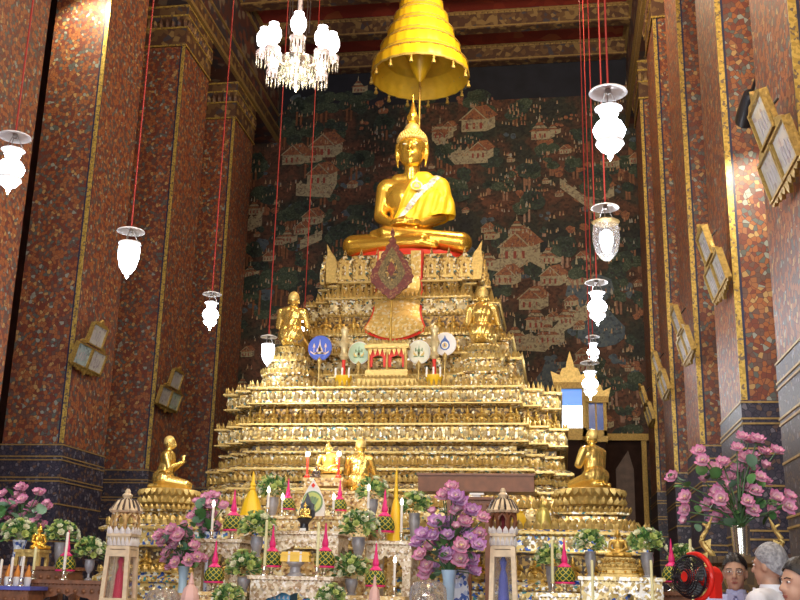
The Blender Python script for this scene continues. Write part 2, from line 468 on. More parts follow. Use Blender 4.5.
def lozenge(a, h, d=0.02):
    def f(mb, w):
        mb.add([(-a, 0, 0), (a, 0, 0), (0, 0, -h), (0, 0, h), (0, -d, 0)], [(0, 2, 4), (2, 1, 4), (1, 3, 4), (3, 0, 4)])
    return f
# ---------------------------------------------------------------- the hall
ZE, ZC, YB = 14.65, 17.45, 28.5
XL, XR = -8.45, 2.2
mb = MB(); mb.bar(-13, 7, -6, YB + 0.4, -0.2, 0); struct(mb.build('floor', CARPET), 'red carpeted temple floor')
mb = MB(); mb.bar(-13, 7, -6, YB + 0.4, ZC, ZC + 0.3); struct(mb.build('ceiling', RED_CEIL), 'red painted ceiling with gold motifs')
mb = MB(); mb.bar(-13, -12.6, -6, YB, 0, ZC); struct(mb.build('wall_left', WALLDARK), 'dark outer wall behind the left pillars')
mb = MB(); mb.bar(6.6, 7, -6, YB, 0, ZC); struct(mb.build('wall_right', WALLDARK), 'dark outer wall behind the right pillars')
# wall behind the camera with three tall doorways
mb = MB()
zs = 9.0
for x0, x1 in ((-13, -9.4), (-7.6, -5.2), (-1.2, 1.2), (3.0, 7)): mb.bar(x0, x1, -6.4, -6, 0, zs)
mb.bar(-13, 7, -6.4, -6, zs, ZC + 0.3)
struct(mb.build('wall_front', WALLDARK), 'front wall with three tall open doorways')
# ceiling beams across and along
yb = [YB - 0.2 - 1.93 * k for k in range(0, 17)]
for i, y in enumerate(yb):
    mb = MB()
    hy = 0.16
    mb.mat(0).bar(XL - 0.2, XR + 0.2, y - hy, y + hy, ZC - 0.58, ZC)
    mb.mat(1).bar(XL, XR, y - hy - 0.02, y + hy + 0.02, ZC - 0.55, ZC - 0.51)
    mb.bar(XL, XR, y - hy - 0.02, y + hy + 0.02, ZC - 0.07, ZC - 0.03)
    if i < 9:
        along(mb, [(Vector((XL, y - hy - 0.02, 0)), Vector((XR, y - hy - 0.02, 0)), XR - XL, Vector((1, 0, 0)), Vector((0, -1, 0)))], ZC - 0.14, 0.16, petal(0.09, 0.015))
    struct(mb.build('trim_%d' % (i + 1), [BEAM, GOLDLINE], smooth=0), 'carved gold lined ceiling beam across the nave')
k = len(yb)
for sx, X in ((-1, XL), (1, XR)):
    mb = MB()
    x0, x1 = (X - 1.1, X) if sx < 0 else (X, X + 1.1)
    fx = X - sx * 0.02
    mb.mat(0).bar(x0, x1, -6, YB, ZE, ZC)
    mb.mat(1)
    for z, h, p in ((ZE, 0.10, 0.10), (ZE + 0.42, 0.05, 0.08), (ZE + 0.9, 0.05, 0.05), (ZC - 0.5, 0.05, 0.06), (ZC - 0.12, 0.06, 0.1)):
        a, b = (X, X - sx * p)
        mb.bar(min(a, b), max(a, b), -6, YB, z, z + h)
    mb.mat(2)
    a, b = X, X - sx * 0.06
    mb.bar(min(a, b), max(a, b), -6, YB, ZE + 0.1, ZE + 0.42)
    k += 1
    struct(mb.build('trim_%d' % k, [FRIEZE, GOLDLINE, BEAM], smooth=0), 'painted frieze beam over the %s pillars' % ('left' if sx < 0 else 'right'))
# pillars
PY = [8.98 + 3.87 * i for i in range(5)]
PW, PD = 1.12, 1.7
def pillar(sx, y0):
    """sx -1: left row, 1: right row; the corner next to the nave stands at (X, y0)"""
    X = XL if sx < 0 else XR
    cx, cy = X + sx * PW / 2, y0 + PD / 2
    o = thing('pillar', None, None, (cx, cy, 0)); del_kind = struct(o, 'floral painted pillar of the %s row' % ('left' if sx < 0 else 'right'))
    a, b = PW / 2, PD / 2
    mb = MB(); mb.box((0, 0, ZE / 2), (PW, PD, ZE)); mb.build('shaft', BROCADE, o, smooth=0)
    # gilded edge with a navy line on each corner
    for ex in (-1, 1):
        for ey in ((-1,) if ex == -sx else (-1, 1)):
            if ex == sx: continue
            m = MB()
            m.mat(0).bar(ex * (a - 0.065), ex * (a + 0.008), ey * (b - 0.02), ey * (b + 0.008), 3.75, ZE - 1.1)
            m.mat(1).bar(ex * (a - 0.095), ex * (a - 0.065), ey * (b - 0.02), ey * (b + 0.006), 3.75, ZE - 1.1)
            if not (ex == sx):
                m.mat(1).bar(ex * (a - 0.02), ex * (a + 0.006), ey * (b - 0.045), ey * (b - 0.005), 3.75, ZE - 1.1)
            m.build('gilded_edge', [STRIP, NAVY], o, smooth=0)
    # dado: dark bands between gold lines
    m = MB(); m.mat(0).box((0, 0, 1.87), (PW + 0.03, PD + 0.03, 3.74))
    m.mat(1)
    for z in (3.72, 3.52, 3.46, 3.16, 3.10, 2.72, 2.2, 2.1, 1.5, 0.9):
        m.box((0, 0, z), (PW + 0.05, PD + 0.05, 0.022))
    m.build('dado', [DADO, GOLDLINE], o, smooth=0)
    # capital: dark bands and a leaf row
    m = MB(); m.mat(0).box((0, 0, ZE - 0.55), (PW + 0.04, PD + 0.04, 1.1))
    m.mat(1)
    for z in (ZE - 1.08, ZE - 0.62, ZE - 0.30, ZE - 0.05):
        m.box((0, 0, z), (PW + 0.08, PD + 0.08, 0.04))
    m.mat(2)
    along(m, [e for e in edges(0, 0, PW / 2 + 0.03, PD / 2 + 0.03, 0, 0, True)], ZE - 0.60, 0.14, petal(0.24, 0.03))
    m.build('capital', [BEAM, STRIP, BEAM], o, smooth=0)
    return o
for i in range(5):
    pillar(1, PY[i])
    pillar(-1, PY[i])
pillar(1, PY[0] - 3.87); pillar(-1, PY[0] - 3.87)
# ---- back wall with its mural
M_CREAM = mosaic('mural_cream_plaster', [(0, (0.40, 0.35, 0.22)), (0.55, (0.30, 0.25, 0.16)), (0.85, (0.20, 0.15, 0.10))], 20, 0, 0.7, 0)
M_ROOF = mosaic('mural_tiled_roof', [(0, (0.25, 0.09, 0.045)), (0.5, (0.32, 0.14, 0.06)), (0.85, (0.13, 0.06, 0.045))], 24, 0, 0.7, 0)
M_TREE = mosaic('mural_dark_foliage', [(0, (0.022, 0.035, 0.028)), (0.5, (0.035, 0.055, 0.035)), (0.8, (0.05, 0.075, 0.06)), (0.93, (0.02, 0.02, 0.025))], 20, 0, 0.7, 0)
M_BLUE = mosaic('mural_blue_rock', [(0, (0.07, 0.10, 0.13)), (0.5, (0.10, 0.13, 0.14)), (0.8, (0.045, 0.06, 0.08))], 16, 0, 0.7, 0)
M_FIG = mosaic('mural_small_figures', [(0, (0.42, 0.28, 0.15)), (0.5, (0.30, 0.13, 0.08)), (0.8, (0.36, 0.34, 0.28))], 9, 0, 0.7, 0)
M_TREE2 = mosaic('mural_green_foliage', [(0, (0.05, 0.075, 0.045)), (0.5, (0.035, 0.05, 0.03)), (0.8, (0.085, 0.11, 0.07))], 26, 0, 0.7, 0)
M_RED = mat('mural_red_door', (0.26, 0.05, 0.035), 0, 0.7, 0.2)
def mural_ground():
    m, nt, b = _mat('mural_ground')
    tc = N(nt, 'ShaderNodeTexCoord')
    n1 = N(nt, 'ShaderNodeTexNoise'); n1.inputs['Scale'].default_value = 0.62; n1.inputs['Detail'].default_value = 7; n1.inputs['Roughness'].default_value = 0.62
    nt.links.new(tc.outputs['Object'], n1.inputs['Vector'])
    r = ramp(nt, [(0.36, (0.015, 0.018, 0.022)), (0.46, (0.032, 0.035, 0.026)), (0.53, (0.07, 0.036, 0.024)), (0.60, (0.12, 0.05, 0.03)), (0.66, (0.05, 0.042, 0.03))])
    nt.links.new(n1.outputs['Fac'], r.inputs['Fac'])
    v = N(nt, 'ShaderNodeTexVoronoi'); v.inputs['Scale'].default_value = 15
    nt.links.new(tc.outputs['Object'], v.inputs['Vector'])
    s = N(nt, 'ShaderNodeSeparateColor'); nt.links.new(v.outputs['Color'], s.inputs['Color'])
    r2 = ramp(nt, [(0, (0.35, 0.35, 0.35)), (0.4, (0.9, 0.9, 0.9)), (1, (1.5, 1.4, 1.25))])
    nt.links.new(s.outputs[0], r2.inputs['Fac'])
    mx = N(nt, 'ShaderNodeMix', data_type='RGBA', blend_type='MULTIPLY'); mx.inputs[0].default_value = 0.75
    nt.links.new(r.outputs['Color'], mx.inputs[6]); nt.links.new(r2.outputs['Color'], mx.inputs[7])
    nt.links.new(mx.outputs[2], b.inputs['Base Color'])
    b.inputs['Roughness'].default_value = 0.75
    return m
M_GROUND = mural_ground()
WB = MB()
WB.mat(0).bar(-13, 7, YB, YB + 0.4, 0, ZC)
def wpt(px, py):
    p = at(px, py, YB); return p.x, p.z
flat_n = 0
def flat(poly, mi, lay):
    global flat_n
    flat_n += 1
    y = YB - 0.004 * lay - 2e-6 * flat_n
    WB.mat(mi).add([(x, y, z) for x, z in poly], [tuple(range(len(poly)))])
def quad(x0, z0, x1, z1, mi, lay): flat([(x0, z0), (x1, z0), (x1, z1), (x0, z1)], mi, lay)
def blob(x, z, r, mi, lay, sq=0.8):
    n = 11; ph = rnd.random() * 6
    flat([(x + r * (0.75 + 0.4 * rnd.random()) * math.cos(2 * PI * i / n + ph), z + sq * r * (0.75 + 0.4 * rnd.random()) * math.sin(2 * PI * i / n + ph)) for i in range(n)], mi, lay)
def tree(x, z, r, lay=3):
    for dx in (-0.15, 0.12): quad(x + dx * r - 0.03, z - r * 1.1, x + dx * r + 0.03, z, 5, lay)
    for k in range(4): blob(x + r * rnd.uniform(-.6, .6), z + r * rnd.uniform(-.3, .5), r * rnd.uniform(.4, .65), 3 if rnd.random() < .6 else 9, lay + 1)
def house(x, z, w, style=0, lay=6):
    h = w * 0.55
    quad(x - w / 2, z, x + w / 2, z + h, 1, lay)
    flat([(x + w / 2, z), (x + w * .85, z + h * .3), (x + w * .85, z + h * 1.2), (x + w / 2, z + h)], 1, lay)
    for q in (-.28, 0, .28): quad(x + q * w - .05 * w, z + h * .2, x + q * w + .05 * w, z + h * .68, 6, lay + 1)
    if style == 0:
        flat([(x - w * .62, z + h * .92), (x + w * .55, z + h * .92), (x, z + h * 1.95)], 1, lay + 1)
        flat([(x - w * .52, z + h * .95), (x + w * .46, z + h * .95), (x, z + h * 1.8)], 2, lay + 2)
        flat([(x + w * .55, z + h * .95), (x + w * .98, z + h * 1.25), (x + w * .5, z + h * 2.1), (x, z + h * 1.95)], 2, lay + 2)
    else:
        for q in range(3):
            s = .62 - .18 * q
            flat([(x - w * s, z + h * (.95 + .35 * q)), (x + w * s, z + h * (.95 + .35 * q)), (x + w * s * .6, z + h * (1.25 + .35 * q)), (x - w * s * .6, z + h * (1.25 + .35 * q))], 2 if q % 2 == 0 else 1, lay + 2 + q)
        flat([(x - w * .07, z + h * 2), (x + w * .07, z + h * 2), (x, z + h * 3)], 1, lay + 5)
def palace_wall(pts, h, lay=5):
    for (a, b) in zip(pts, pts[1:]):
        (x0, z0), (x1, z1) = wpt(*a), wpt(*b)
        flat([(x0, z0), (x1, z1), (x1, z1 + h), (x0, z0 + h)], 1, lay)
        n = max(2, int(abs(x1 - x0) / .22))
        for i in range(n):
            t = (i + .5) / n; x = x0 + (x1 - x0) * t; z = z0 + (z1 - z0) * t + h
            flat([(x - .07, z), (x + .07, z), (x, z + .12)], 1, lay)
# dark sky band over the painting
quad(-8.4, 15.75, 2.2, 16.9, 7, 1)
r2 = random.Random(11)
for i in range(430):
    px, py = r2.uniform(236, 640), r2.uniform(92, 440)
    x, z = wpt(px, py); rr = r2.uniform(.12, .42)
    q = r2.random()
    if q < .55: tree(x, z, rr * 1.15, 2)
    elif q < .7: [blob(x + r2.uniform(-.2, .2), z + r2.uniform(-.15, .15), rr * .4, 4, 2) for _ in range(3)]
    elif q < .86: [blob(x + r2.uniform(-.2, .2), z + r2.uniform(-.15, .15), rr * .35, 2, 2) for _ in range(3)]
    else: house(x, z, rr * r2.uniform(.8, 1.2), r2.randint(0, 1), 6)
for i in range(700):
    px, py = r2.uniform(236, 640), r2.uniform(100, 440)
    x, z = wpt(px, py); s = r2.uniform(.02, .05)
    for k in range(r2.randint(1, 4)):
        xx = x + k * r2.uniform(.06, .16); z += r2.uniform(-.06, .06)
        flat([(xx - s * .6, z), (xx + s * .6, z), (xx + s * .3, z + s * 2.2), (xx, z + s * 3), (xx - s * .3, z + s * 2.2)], 8, 12)
for px, py, w, st in ((474, 132, 1.1, 0), (440, 140, .7, 1), (540, 140, .75, 1), (478, 160, .8, 0), (322, 158, 1.1, 0), (292, 165, .9, 0), (318, 186, 1.0, 0),
                      (254, 215, .55, 1), (515, 262, 1.25, 0), (517, 236, .6, 1), (549, 264, .65, 1), (490, 240, .5, 1), (550, 286, .8, 0), (577, 285, .8, 1), (535, 300, .55, 1),
                      (536, 330, .8, 1), (515, 345, .7, 1), (530, 310, .9, 0), (566, 325, .6, 1), (310, 225, .7, 0), (300, 235, .55, 0), (505, 285, .8, 0), (596, 200, .9, 0), (548, 345, .8, 1), (488, 268, .6, 1)):
    x, z = wpt(px, py); house(x, z, w * .68, st)
palace_wall([(432, 140), (455, 165), (488, 163)], .45); palace_wall([(296, 196), (330, 198), (337, 184)], .4)
palace_wall([(488, 270), (510, 274), (530, 262), (545, 270)], .35); palace_wall([(560, 188), (590, 210), (600, 222)], .3)
palace_wall([(500, 350), (545, 352), (566, 330), (592, 318)], .45); palace_wall([(247, 232), (262, 226)], .4); palace_wall([(300, 250), (322, 240)], .3)
for px, py in ((590, 290), (602, 330), (560, 378)):
    x, z = wpt(px, py); blob(x, z, .7, 4, 3)
for px, py, r in ((450, 193, .6), (527, 175, .5), (527, 205, .5), (590, 185, .7), (440, 155, .4), (325, 105, .55), (350, 105, .5), (565, 250, .5), (575, 270, .5), (255, 165, .5), (265, 195, .5), (355, 160, .6), (340, 230, .5), (280, 285, .6), (258, 290, .7), (320, 105, .5), (300, 110, .5)):
    x, z = wpt(px, py); tree(x, z, r, 9)
WB.build('wall_back', [M_GROUND, M_CREAM, M_ROOF, M_TREE, M_BLUE, WOOD, M_RED, mat('mural_night_sky', (0.012, 0.014, 0.024), 0, 0.8, 0.3, 2), M_FIG, M_TREE2], smooth=0)
struct(bpy.data.objects['wall_back'], 'back wall painted with dark palace and forest murals')
# ---- doorway in the back wall
xa, xb = at(566, 470, YB).x, at(647, 470, YB).x
zt = at(610, 436, YB).z
o = thing('door_1', None, None, ((xa + xb) / 2, YB - 0.02, 0)); struct(o, 'tall dark temple door with gilt frame in the back wall')
w = (xb - xa) / 2
m = MB(); m.bar(-w, -w + .13, -.12, .02, 0, zt); m.bar(w - .13, w, -.12, .02, 0, zt); m.bar(-w - .08, w + .08, -.16, .02, zt - .14, zt + .04)
m.build('door_frame', FRAMEG, o, smooth=0)
m = MB(); m.bar(-w + .13, -.02, -.06, .01, 0, zt - .14); m.build('door_leaf', DOORG, o, smooth=0)
m = MB(); m.bar(.0, w - .13, -.03, .01, 0, zt - .14)
m.mat(1).prism([(.25, .2), (w - .35, .2), (w - .35, zt - .9), (w * .55, zt - .4), (.25, zt - .9)], -.045, -.03); m.build('door_leaf', [DOORW, mat('dim_door_figure', (.11, .06, .035), 0, .5, .3)], o, smooth=0)
# low dais the altar and the tables stand on
mb = MB(); mb.bar(-8.0, 2.9 - .75, 9.0, 26.4, 0, .8); struct(mb.build('floor_dais', MARBLE), 'low marble dais under the altar')
# ---------------------------------------------------------------- the great altar
CX, CY = -3.03, 20.63
altar = thing('altar', 'huge gilded tiered altar inlaid with glass mosaic under the large seated Buddha', 'altar', (CX, CY, 0.8))
def L(z): return z - 0.8
def guardian():
    """small kneeling winged guardian, hands at the chest"""
    m = MB()
    m.lathe([(.075, 0), (.085, .03), (.06, .06)], 8)
    m.ball((0, -.01, .075), (.085, .075, .035), 8, 5)
    m.lathe([(.05, .08), (.06, .13), (.072, .165), (.03, .185)], 8, sy=.75)
    m.ball((0, -.01, .215), (.034, .034, .04), 8, 5)
    m.lathe([(.032, .235), (.02, .26), (.006, .31)], 6)
    for s in (-1, 1):
        m.cap((s * .07, 0, .16), .018, (s * .095, -.02, .11), .015, 6)
        m.cap((s * .095, -.02, .11), .015, (s * .02, -.065, .15), .012, 6)
        m.cap((s * .03, 0, .07), .032, (s * .09, -.05, .045), .025, 6)
    return m.mesh('guardian', GOLD_DARK, 50)
GUARD = guardian()
def guards(parent, ed, z, sp, o, sc=1.0, skip=None):
    n = 0
    for a, b, Ln, t, nn in ed:
        if nn.x < -0.5: continue
        m = max(1, int(round(Ln / sp))); w = Ln / m
        for i in range(m):
            p = a + t * (w * (i + .5)) + nn * o
            if p.y > 1.2 - CY + 18.2 and nn.x > .5: continue
            if skip and skip(p): continue
            g = link('guardian_figure', GUARD, parent, (p.x, p.y, z), (0, 0, math.atan2(nn.x, -nn.y)), sc)
            n += 1
    return n
def tier_part(name, hx, hy, st, prof, decor, mats, cyo=0.0, cxo=0.0):
    m = MB(); m.mat(0)
    tier(m, cxo, cyo, hx, hy, st, prof)
    decor(m, lambda o=0.0: edges(cxo, cyo, hx + o, hy + o, st))
    return m.build(name, mats, altar, smooth=0)
SETM = [MOSAIC, GILT, PALEG, MOSAIC_DARK, MOSAIC_BLUE, LIPG]
# -- widest base step
HX0, HY0, S0, CY0 = 4.22, 5.03, .20, 20.63
def dec0(m, E):  # raised ornament
    m.mat(3)
    for o_, z0_, z1_ in ((.115, 1.47, 1.55), (.10, 2.25, 2.32), (.03, 1.99, 2.04), (.09, 1.61, 1.65)): tier(m, .08, 0, HX0, HY0, S0, [(o_ - .03, L(z0_ + .012)), (o_, L(z0_ + .02)), (o_, L(z1_ - .016)), (o_ - .03, L(z1_ - .008))])
    m.mat(4)
    tier(m, .08, 0, HX0, HY0, S0, [(-.13, L(1.66)), (-.13, L(1.98))])
    m.mat(1); along(m, E(.02), L(2.35), .13, petal(.13, .02)); along(m, E(.08), L(2.27), .09, bead(.035))
    m.mat(2); along(m, E(.005), L(2.15), .21, rosette(.075, .03)); 
    m.mat(1); along(m, E(.005), L(2.15), .21, lozenge(.03, .1, .045), 0)
    along(m, E(.06), L(1.62), .12, petal(.11, .03)); along(m, E(.12), L(1.50), .09, bead(.03))
    m.mat(2); along(m, E(.06), L(1.36), .2, rosette(.07, .03))
base0 = tier_part('base_step', HX0, HY0, S0, [(.1, L(.8)), (.1, L(1.2)), (.05, L(1.25)), (.05, L(1.45)), (.12, L(1.48)), (.12, L(1.54)), (.04, L(1.6)), (.08, L(1.63)), (-.14, L(1.66)), (-.14, L(1.98)), (.02, L(2.0)), (0, L(2.04)), (0, L(2.24)), (.08, L(2.26)), (.08, L(2.31)), (.03, L(2.34))], dec0, [MOSAIC_BLUE, GILT, PALEG, LIPG, MOSAIC_DARK], CY0 - CY, .08)
guards(base0, edges(.08, CY0 - CY, HX0 - .03, HY0 - .03, S0), L(1.66), .27, -.02, .95)
# -- main body
HX, HY, ST = 3.03, 3.03, .33
def decA(m, E):
    m.mat(5)
    for o_, z0_, z1_ in ((.075, 4.815, 4.875), (.05, 4.54, 4.595), (.165, 4.15, 4.215), (.155, 3.865, 3.92), (.085, 3.685, 3.735), (.245, 3.37, 3.435), (.285, 3.02, 3.085), (.16, 3.24, 3.27)): tier(m, 0, 0, HX, HY, ST, [(o_ - .03, L(z0_ + .012)), (o_, L(z0_ + .02)), (o_, L(z1_ - .016)), (o_ - .03, L(z1_ - .008))])
    m.mat(3)
    for o_, z0_, z1_ in ((-.13, 4.25, 4.5), (-.05, 3.75, 3.83), (.05, 3.46, 3.5), (.20, 3.1, 3.16)): tier(m, 0, 0, HX, HY, ST, [(o_, L(z0_)), (o_, L(z1_))])
    # lower rises
    m.mat(1)
    along(m, E(.30), L(2.78), .11, petal(.17, .03)); along(m, E(.26), L(3.02), .1, bead(.04)); along(m, E(.2), L(3.2), .09, petal(.11, .02))
    m.mat(2); along(m, E(.30), L(2.62), .24, rosette(.1, .03)); along(m, E(.2), L(3.13), .2, lozenge(.07, .035, .03))
    m.mat(1)
    along(m, E(.22), L(3.40), .085, bead(.035)); along(m, E(.05), L(3.51), .085, petal(.13, .03)); along(m, E(.06), L(3.72), .075, bead(.03))
    # projecting frieze
    along(m, E(.13), L(4.20), .085, petal(.12, .02, .6))
    along(m, E(.11), L(3.90), .07, bead(.026))
    m.mat(2); along(m, E(.105), L(4.03), .155, rosette(.07, .03))
    m.mat(1); along(m, E(.105), L(4.03), .0775, lozenge(.02, .10, .03)); 
    # top frieze
    along(m, E(.03), L(4.87), .085, petal(.13, .02, .6)); along(m, E(.05), L(4.83), .07, bead(.024)); along(m, E(.02), L(4.56), .07, bead(.022))
    m.mat(2); along(m, E(.005), L(4.70), .15, rosette(.066, .03))
    m.mat(1); along(m, E(.005), L(4.70), .075, lozenge(.02, .09, .03))
    m.mat(3); along(m, E(-.13), L(4.28), .11, petal(.2, .02))
main = tier_part('lower_body', HX, HY, ST, [(.36, L(2.34)), (.34, L(2.5)), (.29, L(2.55)), (.29, L(2.74)), (.22, L(3.0)), (.27, L(3.03)), (.27, L(3.08)), (.19, L(3.1)), (.13, L(3.24)), (.18, L(3.36)), (.23, L(3.38)), (.23, L(3.43)), (.18, L(3.46)), (.04, L(3.52)), (0, L(3.66)), (.07, L(3.69)), (.07, L(3.73)), (-.06, L(3.75)), (-.06, L(3.83)), (.1, L(3.86)), (.14, L(3.88)), (.1, L(3.92)), (.1, L(4.14)), (.15, L(4.16)), (.12, L(4.21)), (-.14, L(4.24)), (-.14, L(4.5)), (-.02, L(4.53)), (.03, L(4.56)), (0, L(4.6)), (0, L(4.8)), (.06, L(4.82)), (.06, L(4.87)), (0, L(4.89))], decA, SETM)
guards(main, edges(0, 0, HX - .03, HY - .03, ST), L(4.235), .245, -.03, .92)
# -- upper stage, stepping in towards the seat
def decB(m, E):
    m.mat(5)
    for o_, z0_, z1_ in ((.02, 4.98, 5.04), (-.065, 5.24, 5.29), (-.075, 5.63, 5.70), (-.265, 6.06, 6.12), (-.545, 6.5, 6.54), (-.505, 6.84, 6.9), (-.70, 7.22, 7.29)): tier(m, 0, 0, 2.45, 2.2, .26, [(o_ - .03, L(z0_ + .012)), (o_, L(z0_ + .02)), (o_, L(z1_ - .016)), (o_ - .03, L(z1_ - .008))])
    m.mat(3)
    for o_, z0_, z1_ in ((-.57, 6.17, 6.5), (-.73, 6.94, 7.2)): tier(m, 0, 0, 2.45, 2.2, .26, [(o_, L(z0_)), (o_ - (.07 if z0_ > 6.5 else 0), L(z1_))])
    m.mat(1)
    for o, z, h, sp in ((.01, 5.03, .09, .085), (-.1, 5.28, .10, .085), (-.1, 5.69, .12, .085), (-.28, 6.11, .12, .085), (-.54, 6.88, .12, .085), (-.56, 6.52, .06, .08)):
        along(m, E(o), L(z), sp, petal(h, .03))
    for o, z in ((-.09, 5.66), (-.27, 6.09), (-.52, 6.86), (-.56, 6.53)): along(m, E(o), L(z), .07, bead(.025))
    m.mat(2)
    for o, z, q in ((-.18, 5.46, .09), (-.32, 5.92, .1), (-.57, 6.7, .1), (-.04, 5.15, .06)): along(m, E(o), L(z), .22, rosette(q, .03))
    m.mat(1); along(m, E(-.74), L(6.92), .12, petal(.32, .06, .7)); along(m, E(-.73), L(7.26), .07, bead(.025))
upper = tier_part('upper_stage', 2.45, 2.2, .26, [(0, L(4.89)), (0, L(5.0)), (-.07, L(5.05)), (-.07, L(5.25)), (-.17, L(5.3)), (-.19, L(5.6)), (-.09, L(5.64)), (-.09, L(5.7)), (-.32, L(5.74)), (-.34, L(6.04)), (-.28, L(6.06)), (-.28, L(6.12)), (-.58, L(6.17)), (-.58, L(6.5)), (-.56, L(6.52)), (-.57, L(6.84)), (-.52, L(6.85)), (-.52, L(6.9)), (-.72, L(6.94)), (-.80, L(7.2)), (-.72, L(7.24)), (-.72, L(7.29)), (-.92, L(7.32)), (-.92, L(7.86)), (-.98, L(7.9))], decB, SETM)
guards(upper, edges(0, 0, 2.45 - .42, 2.2 - .42, .26), L(6.16), .27, -.04, 1.05, lambda p: abs(p.x) < .55 and p.y < -1.0)
# flame leaves standing round the seat
def flame_leaf(w, h, d):
    m = MB()
    prof = [(-.5, 0), (-.52, .35), (-.42, .55), (-.5, .72), (-.3, .78), (-.12, .86), (0, 1.12), (.12, .86), (.3, .78), (.5, .72), (.42, .55), (.52, .35), (.5, 0)]
    m.mat(0).prism([(x * w, z * h) for x, z in prof], -d, 0)
    m.mat(1).prism([(x * w * .62, .06 * h + z * h * .68) for x, z in prof], -d - .03, -d)
    m.mat(2).prism([(x * w * .25, .2 * h + z * h * .38) for x, z in prof], -d - .05, -d - .03)
    return m.mesh('flame_leaf', [MOSAIC, GILT, MOSAIC], 0)
FL = flame_leaf(.315, .60, .07)
for i, x in enumerate((-1.12, -.79, -.46, .62, .96, 1.28)):
    link('flame_leaf', FL, altar, (x, -1.36, L(7.295)))
for y in (-1.1, -.6, -.1, .4):
    for sx in (-1, 1): link('flame_leaf', FL, altar, (sx * 1.56, y, L(7.295)), (0, 0, sx * PI / 2))
cor = MB(); cor.prism([(-.10, 0), (.1, 0), (.1, .4), (.04, .55), (-.02, .62), (-.12, .80), (-.10, .6), (-.13, .4)], -.05, .05)
CM = cor.mesh('corner_leaf', GILT, 0)
link('corner_leaf', CM, altar, (-1.38, -1.36, L(7.295))); link('corner_leaf', CM, altar, (1.50, -1.36, L(7.295)), (0, 0, PI))
# red-edged uprights in the middle of the front and red seat cushion
m = MB()
m.mat(0).bar(.22, .42, -1.50, -1.2, L(6.9), L(7.88)); m.bar(-.42, -.22, -1.50, -1.2, L(6.9), L(7.88))
m.mat(1)
for x in (.43, -.43): m.bar(x - .02, x + .02, -1.49, -1.25, L(6.6), L(7.9))
m.build('seat_upright', [BROCADE_GOLD, REDCLOTH], altar, smooth=0)
m = MB(); m.lathe([(1.30, 0), (1.36, .05), (1.36, .17), (1.3, .24)], 40, (0, 0, L(7.88)), 1, .72)
m.build('seat_cushion', REDCLOTH, altar)
# gold brocade apron hung down the front
def apron():
    m = MB()
    zt, zb = 7.35, 6.2
    def P(u, v, g=0.0):
        z = zt + (zb - zt) * v
        half = (.40 + .04 * math.sin(v * PI) + (.17 * max(0, (v - .62) / .38) ** 1.6)) * (1 + g)
        x = (2 * u - 1) * half
        sag = -.22 * max(0, v - .8) / .2 * (1 - (2 * u - 1) ** 2)
        y = -1.53 - .62 * max(0, (v - .25)) ** 1.2 - .05 * (1 - (2 * u - 1) ** 2)
        return Vector((x, y - g * .0, L(z + sag)))
    m.mat(0).grid(lambda u, v: P(u, v), 20, 26)
    off = Vector((0, .035, 0))
    m.mat(1).grid(lambda u, v: P(u, v, .09) + off + Vector((0, 0, -.035 * v)), 20, 26)
    return m
apron().build('front_apron', [BROCADE_GOLD, REDCLOTH], altar)

# ---------------------------------------------------------------- the large Buddha
BZ = 8.10
buddha = thing('buddha_statue', 'large golden Buddha statue sitting cross-legged in a yellow robe atop the altar', 'statue', (-3.05, 20.6, BZ))
b = MB()
b.ball((0, .12, .42), (.66, .46, .40), 20, 12)
b.ball((0, .12, .95), (.50, .34, .55), 20, 12)
b.ball((0, .10, 1.45), (.62, .37, .46), 20, 12)
b.cap((-.54, .1, 1.76), .20, (.54, .1, 1.76), .20)
b.cap((-.3, .08, 1.90), .16, (.3, .08, 1.90), .16)
b.cap((0, .08, 1.85), .18, (0, .03, 2.25), .155)
for s in (-1, 1):
    b.cap((s * .35, .05, .36), .33, (s * 1.13, -.42, .27), .235)
    b.cap((s * .60, .1, 1.74), .175, (s * .66, .0, 1.06), .14)
    b.cap((s * .66, .0, 1.04), .138, (s * .30, -.50, .68), .10)
# folded shins, the right one on top
b.cap((-1.14, -.46, .25), .225, (.35, -.80, .20), .15)
b.cap((1.14, -.46, .26), .225, (-.42, -.74, .43), .145)
b.cap((.35, -.82, .18), .12, (.62, -.78, .12), .09); b.cap((-.42, -.74, .45), .11, (-.68, -.62, .44), .09)
# hands resting in the lap, five fingers each
b.ball((.10, -.58, .66), (.22, .12, .06), 14, 8); b.ball((-.12, -.60, .73), (.22, .12, .055), 14, 8)
for s, z in ((1, .66), (-1, .73)):
    for k, (l, o) in enumerate(((.24, .06), (.28, .0), (.27, -.06), (.20, -.115))):
        b.cap((s * .02, -.60 + o * .9, z), .036, (-s * l, -.60 + o, z - .01), .026, 8)
    b.cap((s * .12, -.66, z + .03), .04, (-s * .02, -.68, z + .09), .028, 8)
